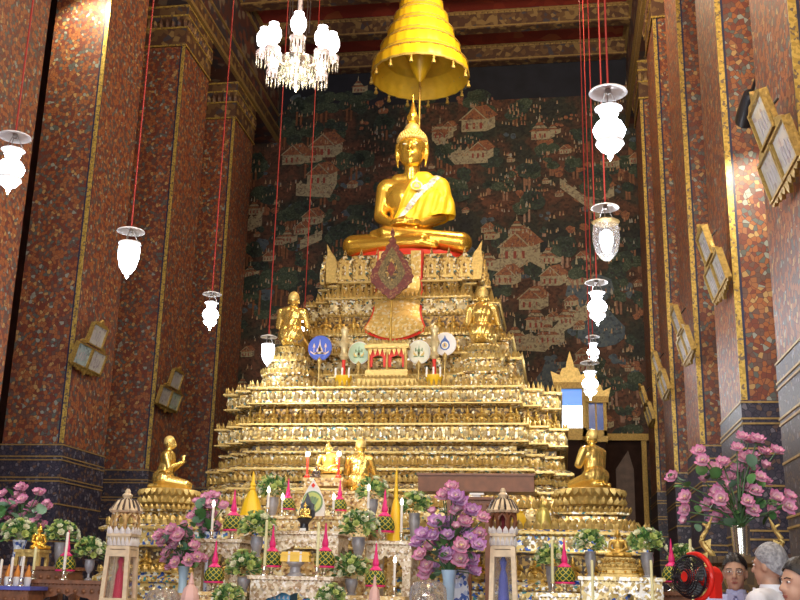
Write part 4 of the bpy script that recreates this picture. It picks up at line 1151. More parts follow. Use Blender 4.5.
lo = bpy.data.objects.new('chandelier_light', ld); COL.objects.link(lo); lo.parent = ch; lo.location = (0, 0, -.5)

# ---------------------------------------------------------------- triple picture frames on the pillar sides
def triple_frame(label, px, py, sx, y0, papers, W=1.16, H=.80, tilt=15):
    X = (XL + .02) if sx < 0 else (XR - .02)
    c = atx(px, py, X - sx * .16)
    # local: x along the frame width, y = depth (front is -y), z up
    rz = PI / 2 if sx < 0 else -PI / 2
    o = thing('picture_frame', label, 'picture frame', (X - sx * .20, c.y, c.z), 0, 'triple framed manuscripts on the pillars')
    o.rotation_mode = 'XYZ'
    o.rotation_euler = (math.radians(-tilt) * -1, 0, rz)
    w, h = W / 2, H / 2
    m = MB(); m.mat(0)
    t = .022
    def fr(x0, x1, z0, z1):
        m.bar(x0 - t, x0, -.05, .03, z0 - t, z1 + t); m.bar(x1, x1 + t, -.05, .03, z0 - t, z1 + t)
        m.bar(x0, x1, -.05, .03, z0 - t, z0); m.bar(x0, x1, -.05, .03, z1, z1 + t); m.bar(x0, x1, .0, .02, z0, z1)
    boxes = [(-w * .46, w * .46, .06, h), (-w * .96, -.03, -h * .92, -.02), (.03, w * .96, -h * .92, -.02)]
    for b_ in boxes: fr(*b_)
    m.prism([(-w * .5, h + t), (-w * .3, h + .07), (-w * .12, h + .06), (0, h + .14), (w * .12, h + .06), (w * .3, h + .07), (w * .5, h + t)], -.04, .01)
    for s_ in (-1, 1): m.prism([(s_ * w * .52, .02), (s_ * w * .9, .02), (s_ * w * .75, .07), (s_ * w * .6, .09), (s_ * w * .53, .2)], -.03, .01)
    n = 9
    for i in range(n):
        x = -w * .95 + 1.9 * w * i / (n - 1); d = .04 + .08 * (1 - abs(2 * i / (n - 1) - 1)) * (1 if i % 2 == 0 else .6)
        m.prism([(x - .07, -h * .92 - t), (x + .07, -h * .92 - t), (x + .05, -h * .92 - t - d * .6), (x, -h * .92 - t - d), (x - .05, -h * .92 - t - d * .6)], -.03, .01)
    m.build('frame', FRAMEG, o, smooth=0)
    for (x0, x1, z0, z1), pm in zip(boxes, papers):
        q = MB(); q.mat(0).bar(x0, x1, -.02, .0, z0, z1)
        q.mat(1)
        dark = pm
        for k in range(4):
            xx = x0 + (x1 - x0) * (.25 + .16 * k); q.bar(xx - .02, xx + .02, -.023, -.02, z0 + (z1 - z0) * (.2 + .07 * (k % 2)), z0 + (z1 - z0) * (.62 + .08 * ((k + 1) % 2)))
        q.build('picture', [pm, INK], o, smooth=0)
    m = MB(); m.tube([(0, .02, h * .7), (0, .18, h * 1.0)], .012, 6); m.build('hanger', BLACKM, o)
    return o
INK = mat('faded_ink', (.30, .27, .28), 0, .5, .2)
triple_frame('triple gilt frame with pale and blue pictures on the nearest full left pillar', 90, 348, -1, 16.6, [PAPER, PAPER_BLUE, PAPER])
triple_frame('triple gilt frame with a green picture on the second left pillar above the profile statue', 170, 390, -1, 20.5, [PAPER, PAPER, PAPER_GREEN])
for (px, py, y0, lab) in ((778, 142, 8.98, 'largest triple gilt frame high on the nearest right pillar, by the spotlight'), (716, 262, 12.85, 'triple gilt frame on the second right pillar, catching a bright reflection'),
                          (685, 334, 16.7, 'triple gilt frame on the third right pillar'), (663, 375, 20.6, 'small triple gilt frame on the fourth right pillar'), (649, 406, 24.5, 'smallest triple gilt frame, on the rearmost right pillar')):
    triple_frame(lab, px, py, 1, y0, [PAPER, PAPER, PAPER])

# ---------------------------------------------------------------- gilt cabinets with emissive panes beside the altar
LIT = mat('white_emissive_pane', (.9, .95, 1), 0, .3, .02, emit=5.0, ecol=(.85, .93, 1.0)); PANE_B = mat('blue_emissive_pane', (.1, .3, .8), 0, .3, .05, emit=.55, ecol=(.10, .32, .95))  # glow put into the pane material, white below and blue above
PANE_D = mat('deep_blue_panel', (.03, .09, .35), 0, .15, .2, emit=.10, ecol=(.05, .16, .7))  # faint blue glow put into the smaller pane
def gable_cabinet(label, px0, px1, ytop, yhead, ybot, Y, split):
    a, b_ = at(px0, ybot, Y), at(px1, ybot, Y); zt = at(px0, yhead, Y).z; zs = at(px0, ytop, Y).z
    w = (b_.x - a.x) / 2; z0 = a.z
    o = thing('gilt_cabinet', label, 'cabinet', ((a.x + b_.x) / 2, Y, z0))
    h = zt - z0; hs = zs - z0; d = .36
    m = MB(); t = .075
    m.bar(-w, -w + t, -d / 2, d / 2, 0, h); m.bar(w - t, w, -d / 2, d / 2, 0, h); m.bar(-w, w, -d / 2, d / 2, 0, .14); m.bar(-w - .05, w + .05, -d / 2 - .04, d / 2, h - .1, h + .05); m.bar(-w, w, d / 2 - .03, d / 2, 0, h)
    m.build('frame', FRAMEG, o, smooth=0)
    m = MB(); H = hs - h
    m.prism([(-w - .12, h + .42 * H), (-w - .05, h), (w + .05, h), (w + .12, h + .42 * H), (w * .75, h + .3 * H), (w * .55, h + .5 * H), (w * .3, h + .52 * H), (w * .22, h + .7 * H), (.05, h + .78 * H), (0, h + H), (-.05, h + .78 * H), (-w * .22, h + .7 * H), (-w * .3, h + .52 * H), (-w * .55, h + .5 * H), (-w * .75, h + .3 * H)], -.08, .04)
    m.prism([(-w * .6, h + .06), (w * .6, h + .06), (w * .3, h + .35 * H), (0, h + .6 * H), (-w * .3, h + .35 * H)], -.13, -.08)
    m.build('gable', [GILT], o, smooth=0)
    m = MB()
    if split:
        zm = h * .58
        m.mat(0).bar(-w + t, w - t, -.1, -.06, .14, zm); m.mat(1).bar(-w + t, w - t, -.1, -.06, zm, h - .1); m.build('emissive_pane', [LIT, PANE_B], o, smooth=0)
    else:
        m.mat(0).bar(-w + t, w - t, -.1, -.06, .14, h - .1); m.mat(1).bar(-.02, .02, -.12, -.05, .14, h - .1); m.build('blue_pane', [PANE_D, FRAMEG], o, smooth=0)
    return o
ZD = zt if False else None
cab = gable_cabinet('tall gilt cabinet with spired gable and a glowing white and blue pane beside the altar', 557, 586, 352, 386, 435, 24.3, True)
cab2 = gable_cabinet('smaller gilt cabinet with a dark blue pane beside the glowing one', 586, 607, 372, 400, 437, 24.8, False)
for c_, lab in ((cab, 'slim dark stand holding the gilt cabinet with the glowing pane'), (cab2, 'slim dark stand holding the dark blue gilt cabinet')):
    o = thing('cabinet_stand', lab, 'stand', (c_.location.x, c_.location.y, 2.345)); H = c_.location.z - 2.345
    m = MB(); m.bar(-.25, .25, -.19, .19, H - .14, H - .003); m.mat(1); m.bar(-.2, .2, -.13, .13, 0, H - .14); m.build('body', [FRAMEG, DOORW], o, smooth=0)
# spotlight clamped on the nearest right pillar
c = at(748, 107, 11.6)
sp = thing('spotlight', 'black spotlight fixed to the right pillar beside the largest triple frame', 'spotlight', tuple(c))
m = MB(); m.lathe([(.05, -.25), (.085, -.22), (.10, -.1), (.12, .2), (.12, .25), (.10, .25)], 16); 
hd = m.build('lamp_head', BLACKM, sp, None, (math.radians(-105), 0, 0))
m = MB(); m.lathe([(.001, .2), (.10, .2), (.10, .21), (.001, .215)], 16); m.build('lens', mat('blue_lens', (.3, .4, .6), 0, .1, .05), hd)
m = MB(); m.tube([(0, -.05, 0), (.0, -.25, .05), (.0, 10.70 - 11.6, .1)], .02, 6); m.build('bracket', BLACKM, sp)
# ---------------------------------------------------------------- offering tables
TB = {}
def table(key, label, px0, px1, py, Y, depth, m_main, m_top=None, apron=.30, name='altar_table', zbot=.8, legw=.09):
    a, b_ = at(px0, py, Y), at(px1, py, Y)
    w = b_.x - a.x; z = (a.z + b_.z) / 2; H = z - zbot
    o = thing(name, label, 'table', ((a.x + b_.x) / 2, Y + depth / 2, zbot))
    x0, x1, y0, y1 = -w / 2, w / 2, -depth / 2, depth / 2
    m = MB(); m.mat(0).bar(x0 - .03, x1 + .03, y0 - .03, y1 + .03, H - .035, H); m.mat(1).bar(x0, x1, y0, y1, H - .075, H - .035)
    m.mat(1)
    fe = [(Vector((x0, y0, 0)), Vector((x1, y0, 0)), w, Vector((1, 0, 0)), Vector((0, -1, 0))), (Vector((x1, y0, 0)), Vector((x1, y1, 0)), depth, Vector((0, 1, 0)), Vector((1, 0, 0)))]
    along(m, fe, H - .04, .04, bead(.014)); m.build('top', [m_top or m_main, m_main], o, smooth=0)
    m = MB()
    ap = min(apron, .2, H * .5)
    def arch(x0, x1, n=14):
        pts = [(x0, H - .075), (x1, H - .075), (x1, H - .075 - ap)]
        for i in range(n + 1):
            t = 1 - i / n; x = x0 + legw + (x1 - x0 - 2 * legw) * t
            u = abs(2 * t - 1)
            zz = H - .075 - ap * (.42 + .58 * u ** 2.2) - .02 * math.cos(t * 8 * PI) * (1 - u)
            pts.append((x, zz))
        pts.append((x0, H - .075 - ap))
        return pts
    m.mat(0).prism(arch(x0, x1), y0 - .008, y0 + .03)
    m.mat(1); along(m, fe[:1], H - .075 - ap * .22, .09, rosette(.03, .015), .008)
    m.build('apron', [m_main, m_main], o, smooth=0)
    m = MB(); m.T = Matrix.Rotation(PI / 2, 4, 'Z'); m.mat(0).prism(arch(y0, y1), -x1 - .008, -x1 + .03); m.T = Matrix.Identity(4)
    m.build('side_apron', m_main, o, smooth=0)
    for sx in (-1, 1):
        for sy in (-1, 1):
            m = MB(); cx, cy = sx * (w / 2 - legw / 2), sy * (depth / 2 - legw / 2)
            m.box((cx, cy, (H - .075) / 2), (legw, legw, H - .075)); m.box((cx, cy, .04), (legw * 1.4, legw * 1.4, .08))
            m.build('leg', m_main, o, smooth=0)
    TB[key] = (z, Y, depth)
    return o
table('A', 'front centre pearl inlaid altar table carrying the gold wrapped scripture', 251, 331, 576, 10.0, .62, PEARL)
table('S', 'narrow middle step table behind the front centre table', 242, 374, 558, 10.75, .36, PEARL_GOLD, apron=.2)
table('B', 'carved table holding the small black-backed Buddha', 268, 338, 531, 11.25, .55, PEARL)
table('D', 'wide carved table with two pink spired offerings behind the small Buddha', 229, 366, 516, 12.1, .75, PEARL_GOLD)
table('E', 'tall brown gilt table under the orange robed image', 272, 385, 491, 13.1, .95, PEARL_GOLD, apron=.22)
table('Lt', 'left carved side table with a pink spired offering on it', 196, 240, 539, 11.2, .55, PEARL, apron=.5)
table('Rt', 'right carved side table with the yellow draped cone on it', 367, 411, 541, 11.2, .60, PEARL, apron=.5)
table('L2', 'low table left of the front centre table', 200, 245, 592, 10.2, .45, PEARL_GOLD)
table('R2', 'low table right of the front centre table', 341, 402, 596, 10.2, .45, PEARL_GOLD)
table('P1', 'small stand under the pink lotus vase beside the left lantern', 160, 196, 593, 10.7, .45, PEARL_GOLD)
table('X', 'mirror mosaic table at right carrying the small gilded Buddha', 581, 662, 577, 10.5, .70, MIRROR_TABLE)
table('Y', 'low mirror mosaic table left of the small gilded Buddha table', 539, 577, 593, 10.3, .50, MIRROR_TABLE)
table('Z', 'dark table behind the red electric fan', 664, 704, 592, 10.9, .50, WOOD)
table('W', 'small brown table under the timber shelf', 462, 492, 497, 13.6, .5, WOOD_RED, apron=.15)
table('G', 'dark wooden cabinet table at far left', 32, 106, 580, 9.95, .50, WOOD, apron=.14)
table('G2', 'raised brown wooden table behind the far left cabinet table', 0, 62, 566, 10.6, .5, WOOD, apron=.16)
table('G3', 'blue topped candle table at the lower left corner', -14, 29, 586, 9.6, .30, WOOD, BLUESILK)
def on(px, key, f=.5):
    z, Y, d = TB[key]; y = Y + d * f
    p = at(px, 560, y); q = at(px, 560 + (560 - 560), y)
    # find the point of the table top under this picture column
    for _ in range(3):
        pz = EYE.z; best = None
        lo, hi = 300.0, 760.0
        for k in range(40):
            mid = (lo + hi) / 2
            if at(px, mid, y).z > z: lo = mid
            else: hi = mid
        break
    p = at(px, lo, y); return Vector((p.x, y, z)), mpp(p)
# ---------------------------------------------------------------- repeated offerings
def make_phum():
    o = thing('cone_offering', '', 'offering')
    m = MB(); m.lathe([(.075, 0), (.08, .012), (.035, .03), (.025, .06), (.06, .09), (.105, .11), (.11, .125), (.09, .125)], 18); m.build('footed_bowl', GLASSY, o)
    m = MB(); m.lathe([(.09, .12), (.132, .15), (.142, .19), (.136, .24), (.115, .29), (.088, .33), (.078, .335)], 22); m.build('lattice_cone', PHUM, o)
    m = MB(); m.lathe([(.125, .116), (.138, .125), (.138, .14), (.12, .145)], 22); m.build('pink_band', PINK, o)
    m = MB(); m.lathe([(.085, .325), (.09, .34), (.06, .365), (.035, .39), (.045, .41), (.042, .45), (.03, .49), (.026, .5), (.028, .52), (.018, .56), (.012, .66), (.004, .70)], 14); m.build('pink_spire', PINK, o)
    return o
PHUM_P = make_phum(); phum_used = []
def phum(label, px, key, f=.3, hpx=46):
    p, s = on(px, key, f)
    o = PHUM_P if not phum_used else copy_tree(PHUM_P)
    phum_used.append(o)
    o.location = p; o.scale = (hpx * s / .70,) * 3; o.rotation_euler = (0, 0, rnd.random())
    tag(o, label, 'offering', 'green lattice offerings with pink spires')
phum('pink spired green lattice offering on the left carved side table', 232, 'Lt', .3, 50)
phum('pink spired green lattice offering left of the white emblem plaque', 287, 'D', .15, 38)
phum('pink spired green lattice offering right of the white emblem plaque', 339, 'D', .3, 38)
phum('pink spired green lattice offering on the right carved side table', 384, 'Rt', .3, 52)
phum('pink spired green lattice offering low at left, left of the white rose vase', 213, 'L2', .15, 50)
phum('pink spired green lattice offering left of the gold wrapped scripture', 271, 'A', .5, 50)
phum('pink spired green lattice offering right of the gold wrapped scripture', 324, 'A', .5, 53)
phum('pink spired green lattice offering low at right before the right carved table', 375, 'R2', .3, 52)
phum('pink spired green lattice offering on the low mirror mosaic table', 565, 'Y', .4, 53)
phum('pink spired green lattice offering behind the red electric fan', 673, 'Z', .3, 52)
phum('pink spired green lattice offering at far left beside the small Buddha', 64, 'G', .5, 49)
# flowers --------------------------------------------------------------
def petal_fn(m, L_, w, tilt, a, z0=0, curl=.35, r0=.0):
    T0 = m.T.copy()
    m.T = T0 @ Matrix.Rotation(a, 4, 'Z') @ Matrix.Translation((r0, 0, z0)) @ Matrix.Rotation(-tilt, 4, 'Y')
    prof = [(0, .3), (.3, .9), (.62, 1.0), (.86, .6), (1, .02)]
    vs = []
    for t, ww in prof:
        x = L_ * t; zc = curl * L_ * (t * t - t * .3)
        for q in (-1, 0, 1): vs.append((x, q * ww * w / 2, zc + (.12 * w if q else 0)))
    fs = [(3 * k + q, 3 * k + q + 1, 3 * k + q + 4, 3 * k + q + 3) for k in range(4) for q in (0, 1)]
    m.add(vs, fs); m.T = T0
def lotus_mesh(ml, sd):
    r = random.Random(sd); m = MB(); m.mat(0)
    for n, Ln, w, t in ((8, .085, .06, .25), (8, .078, .056, .6), (6, .06, .045, 1.0)):
        for i in range(n): petal_fn(m, Ln * r.uniform(.9, 1.1), w, t + r.uniform(-.1, .1), 2 * PI * (i + (n % 3) * .3) / n + r.uniform(-.1, .1), 0, .35, .008)
    m.mat(1).ball((0, 0, .018), (.022, .022, .014), 10, 6)
    return m.mesh('lotus_blossom', [ml, STAMEN], 60)
LOT = [lotus_mesh(LOTUS, 1), lotus_mesh(LOTUS_V, 2)]
def lotusbud_mesh():
    m = MB(); m.mat(0)
    for n, t in ((6, 1.15), (5, 1.35)):
        for i in range(n): petal_fn(m, .075, .05, t, 2 * PI * i / n + t, 0, -.25, .012)
    return m.mesh('lotus_bud', LOTUS, 60)
LBUD = lotusbud_mesh()
def rose_mesh(mt):
    m = MB(); m.mat(0)
    for n, Ln, w, t in ((6, .052, .044, .7), (5, .048, .038, 1.05), (4, .042, .03, 1.3)):
        for i in range(n): petal_fn(m, Ln, w, t, 2 * PI * i / n + t * 2, 0, -.1, .006)
    return m.mesh('pale_blossom', mt, 60)
ROSE = [rose_mesh(BUD_W), rose_mesh(BUD)]
def leafcloud(r, n, size, sd, dens=0.35, flat=.9):
    q = random.Random(sd); m = MB()
    for i in range(n):
        z = 1 - (1.45) * (i + .5) / n; a = i * 2.39996
        h = math.sqrt(max(0, 1 - z * z)); k = r * q.uniform(dens, 1.02)
        p = Vector((h * math.cos(a) * k, h * math.sin(a) * k, z * k * flat))
        m.mat(0 if q.random() < .6 else 1)
        T = Matrix.Translation(p) @ Vector((h * math.cos(a), h * math.sin(a), z + .15)).to_track_quat('X', 'Z').to_matrix().to_4x4() @ Matrix.Rotation(q.uniform(-1, 1), 4, 'X')
        s = size * q.uniform(.7, 1.25)
        m.T = T
        m.add([(0, 0, 0), (.35 * s, -.28 * s, .06 * s), (.35 * s, .28 * s, .06 * s), (.42 * s, 0, 0), (.78 * s, -.2 * s, .02 * s), (.78 * s, .2 * s, .02 * s), (1.05 * s, 0, -.1 * s)],
              [(0, 1, 3), (0, 3, 2), (1, 4, 3), (3, 4, 6), (3, 6, 5), (3, 5, 2)])
    m.T = Matrix.Identity(4)
    return m
LEAFCL = [leafcloud(1.0, 150, .42, k).mesh('leaves', [LEAF, LEAF_L], 0) for k in (3, 4)]
VPROF = {
    'grey': ([(.55, 0), (.6, .04), (.4, .12), (.62, .45), (.78, .75), (.7, .9), (.8, 1.0), (.7, 1.0)], STONE),
    'goblet': ([(.5, 0), (.52, .05), (.18, .14), (.16, .32), (.5, .5), (.66, .75), (.62, .95), (.72, 1.0), (.6, 1.0)], STONE),
    'porcelain': ([(.5, 0), (.5, .05), (.55, .2), (.72, .55), (.6, .82), (.5, .9), (.7, 1.0), (.6, 1.0)], PORC),
    'blue': ([(.42, 0), (.45, .04), (.40, .3), (.42, .6), (.55, .9), (.72, 1.0), (.6, 1.0)], LBLUE),
    'glass': ([(.6, 0), (.62, .05), (.55, .1), (.6, .5), (.66, 1.0), (.6, 1.0)], GLASSY),
}
def vase(o, kind, r, H, n=22):
    pf, mt = VPROF[kind]
    m = MB(); m.lathe([(a * r, z * H) for a, z in pf], n); return m.build('vase', mt, o)
nb = [0]
def bouquet(label, px, py, rpx, key, f, kind, base=None, nbl=13, vr=.5):
    if key: 
        p, s = on(px, key, f)
    else: p, s = base
    c = at(px, py, p.y); r = rpx * s
    o = thing('rose_arrangement', label, 'flower arrangement', (p.x, p.y, p.z), rnd.random() * 3, 'white and green flower arrangements')
    hc = c.z - p.z
    H = max(.06, hc - r * .55)
    vase(o, kind, r * vr, H)
    lv = link('leaves', LEAFCL[nb[0] % 2], o, (0, 0, hc - r * .1), None, r * .92); nb[0] += 1
    q = random.Random(nb[0] * 7)
    for i in range(nbl + 10):
        z = 1 - 1.25 * (i + .5) / (nbl + 10); a = i * 2.39996 + q.uniform(-.3, .3); h = math.sqrt(max(0, 1 - z * z))
        d = Vector((h * math.cos(a), h * math.sin(a), z)); k = r * q.uniform(.86, 1.06)
        b_ = link('blossom', ROSE[0 if q.random() < .45 else 1], o, (d.x * k, d.y * k, hc - r * .1 + d.z * k * .92))
        b_.rotation_mode = 'QUATERNION'; b_.rotation_quaternion = (d + Vector((0, 0, .2))).to_track_quat('Z', 'Y')
        b_.scale = (r / .21 * q.uniform(.85, 1.25),) * 3
    return o
bouquet('white and green roses in a grey vase at the back left of the white plaque', 272, 489, 15, 'D', .75, 'grey')
bouquet('white and green roses in a grey vase right of the middle bright statue', 372, 491, 15, 'D', .45, 'grey')
bouquet('white roses in a grey vase left of the small black-backed Buddha', 256, 527, 17, 'S', .4, 'grey')
bouquet('white roses in a grey vase right of the small black-backed Buddha', 358, 527, 18, 'S', .4, 'grey')
bouquet('low white rose vase left of the front centre table', 243, 567, 17, 'L2', .8, 'grey')
bouquet('low white rose vase right of the front centre table', 351, 569, 17, 'R2', .7, 'grey')
bouquet('white and green roses in a grey vase beside the big violet lotus vase', 414, 505, 15, 'Rt', .9, 'grey')
bouquet('white and green roses behind the tall candle left of the low mirror table offering', 552, 558, 15, 'Y', .75, 'grey')
bouquet('green rose vase standing left of the small gilded Buddha', 591, 543, 15, 'X', .7, 'grey')
bouquet('full green rose vase standing right of the small gilded Buddha', 648, 543, 17, 'X', .5, 'grey')
bouquet('dim green rose vase behind the red electric fan', 684, 556, 13, 'Z', .7, 'grey')
bouquet('yellowish rose vase in blue and white porcelain at the left edge', 16, 533, 16, 'G2', .4, 'porcelain', vr=.42)
bouquet('green rose vase between the small left Buddha and the far left pink spire', 58, 534, 15, 'G2', .8, 'grey')
bouquet('green roses in a grey footed goblet left of the left lantern', 88, 551, 15, 'G', .75, 'goblet')
for px, lab in ((229, 'lowest white rose vase at the bottom edge left of the front table'), (331, 'lowest white rose vase at the bottom edge right of the front table')):
    p = at(px, 597, 9.6)
    bouquet(lab, px, 597, 14, None, 0, 'grey', (Vector((p.x, 9.6, .8)), mpp(p)), vr=.6)
def lotuses(label, px, py, spots, Y, zbase, vpx, vkind, vtop, size, mts, leaves, back=14, vr=None, spread=.16, group='pink lotus arrangements', sway=None):
    """spots: picture places of the blooms"""
    c = at(px, py, Y); s = mpp(c)
    vx = at(vpx, vtop, Y)
    o = thing('lotus_arrangement', label, 'flower arrangement', (vx.x, Y, zbase), 0, group)
    H = vx.z - zbase
    vase(o, vkind, vr * s if vr else .1, H)
    q = random.Random(int(px)); st = MB(); lf = MB()
    def bloom(p, me, sc, up):
        l = p - Vector((vx.x, Y, zbase))
        d = (l - Vector((0, .0, H * .6))).normalized() + Vector((0, -1.3, up + .1))
        b_ = link('lotus_blossom', me, o, l); b_.rotation_mode = 'QUATERNION'; b_.rotation_quaternion = d.normalized().to_track_quat('Z', 'Y'); b_.scale = (sc,) * 3
        st.tube([(q.uniform(-.02, .02), q.uniform(-.02, .02), H * .9), (l.x * .35, l.y * .45, H + (l.z - H) * .55), tuple(l - d.normalized() * .01)], .006, 5)
        return l
    pts = []
    for i, (bx, by) in enumerate(spots):
        y = Y + q.uniform(-spread, spread)
        p = at(bx, by, y)
        me = q.choice(mts); sc = 7.6 * size * q.uniform(.85, 1.15) * mpp(p) / .085
        if q.random() < .12: me = LBUD
        pts.append(bloom(p, me, sc, q.uniform(-.1, .4)))
    zc = sum(p.z for p in pts) / len(pts); xr = max(abs(p.x) for p in pts)
    for i in range(back):   # blooms on the side away from us
        p = q.choice(pts); bloom(Vector((vx.x, Y, zbase)) + Vector((p.x * .8, abs(spread) * q.uniform(.8, 1.6), p.z + q.uniform(-.05, .05))), q.choice(mts), 7.2 * size * mpp(c) / .085, .3)
    st.build('stems', STEM, o)
    for i in range(leaves):
        p = q.choice(pts); k = q.uniform(.55, 1.0)
        x, y, z = p.x * k + q.uniform(-.05, .05), q.uniform(-spread, spread), H + (p.z - H) * k + q.uniform(-.05, .05)
        a = q.uniform(0, 2 * PI); r = q.uniform(3.5, 6.5) * s
        lf.mat(q.randint(0, 1)); lf.T = Matrix.Translation((x, y, z)) @ Euler((q.uniform(-1.3, .2), q.uniform(-.5, .5), a)).to_matrix().to_4x4()
        n = 9; vs = [(0, 0, 0)] + [(r * math.cos(2 * PI * j / n), r * math.sin(2 * PI * j / n) * 1.1, .18 * r * (1 + math.cos(4 * PI * j / n))) for j in range(n)]
        lf.add(vs, [(0, 1 + j, 1 + (j + 1) % n) for j in range(n)])
    lf.T = Matrix.Identity(4); lf.build('leaves', [LEAF, LEAF_G], o, smooth=60)
    return o
lotuses('big pink and violet lotus arrangement right of the right carved table', 455, 530,
        [(452, 489), (443, 497), (456, 498), (460, 503), (433, 514), (472, 513), (483, 519), (465, 524), (448, 527), (437, 524), (424, 537), (433, 538), (448, 537), (461, 547), (479, 535), (431, 550), (447, 556), (446, 564), (460, 561), (421, 556), (428, 567), (427, 574), (471, 561), (474, 573), (478, 547), (456, 528), (470, 540), (457, 512), (440, 545), (466, 534), (419, 545), (455, 545)],
        9.4, .8, 449, 'blue', 570, 1.22, LOT, 34, 10, 11)
p = at(461, 570, 9.75)
o = thing('porcelain_jar', 'blue and white porcelain jar behind the light blue lotus vase', 'jar', (at(459, 570, 9.78).x, 9.78, .8)); vase(o, 'porcelain', .15, p.z - .8)
lotuses('huge pink lotus arrangement in a tall glass vase at right', 735, 480,
        [(700, 452), (703, 462), (673, 478), (723, 464), (705, 482), (728, 480), (743, 488), (763, 483), (747, 502), (721, 500), (708, 507), (686, 498), (686, 511), (685, 521), (775, 499), (788, 497), (787, 507), (771, 513), (736, 522), (752, 470), (752, 457), (776, 452), (737, 470), (716, 520), (724, 488), (697, 455), (742, 438), (757, 441), (737, 449), (755, 492), (764, 468), (738, 518), (730, 511), (718, 494), (752, 511), (745, 460), (760, 478), (715, 470)],
        8.6, 1.75, 740, 'glass', 526, 1.15, LOT[:1], 48, 8, 14, .2)
lotuses('pink lotus arrangement in a blue and white vase beside the left lantern', 180, 545,
        [(172, 531), (185, 526), (190, 533), (164, 542), (175, 546), (187, 538), (194, 548), (168, 553), (181, 557), (189, 561), (166, 562), (176, 563), (197, 558), (160, 536), (179, 537), (170, 540)], 10.92, TB['P1'][0], 184, 'blue', 566, 1.0, LOT[:1], 30, 8, 10, .12)
lotuses('pink lotus arrangement behind the left carved side table', 214, 512,
        [(206, 499), (212, 505), (200, 512), (208, 519), (218, 498), (201, 524), (214, 528), (197, 504), (205, 530), (224, 507), (193, 517)], 12.0, .8, 211, 'porcelain', 532, .95, LOT[:1], 40, 8, 10, .12)
lotuses('pink lotus arrangement at the far left edge below the pillar dado', 22, 508,
        [(4, 495), (21, 488), (37, 494), (23, 501), (14, 507), (24, 515), (2, 506), (12, 518), (37, 518), (44, 509), (3, 518), (32, 524), (8, 528), (47, 505), (17, 498)], 11.7, .8, 20, 'porcelain', 540, .9, LOT[:1], 26, 8, 10, .16)
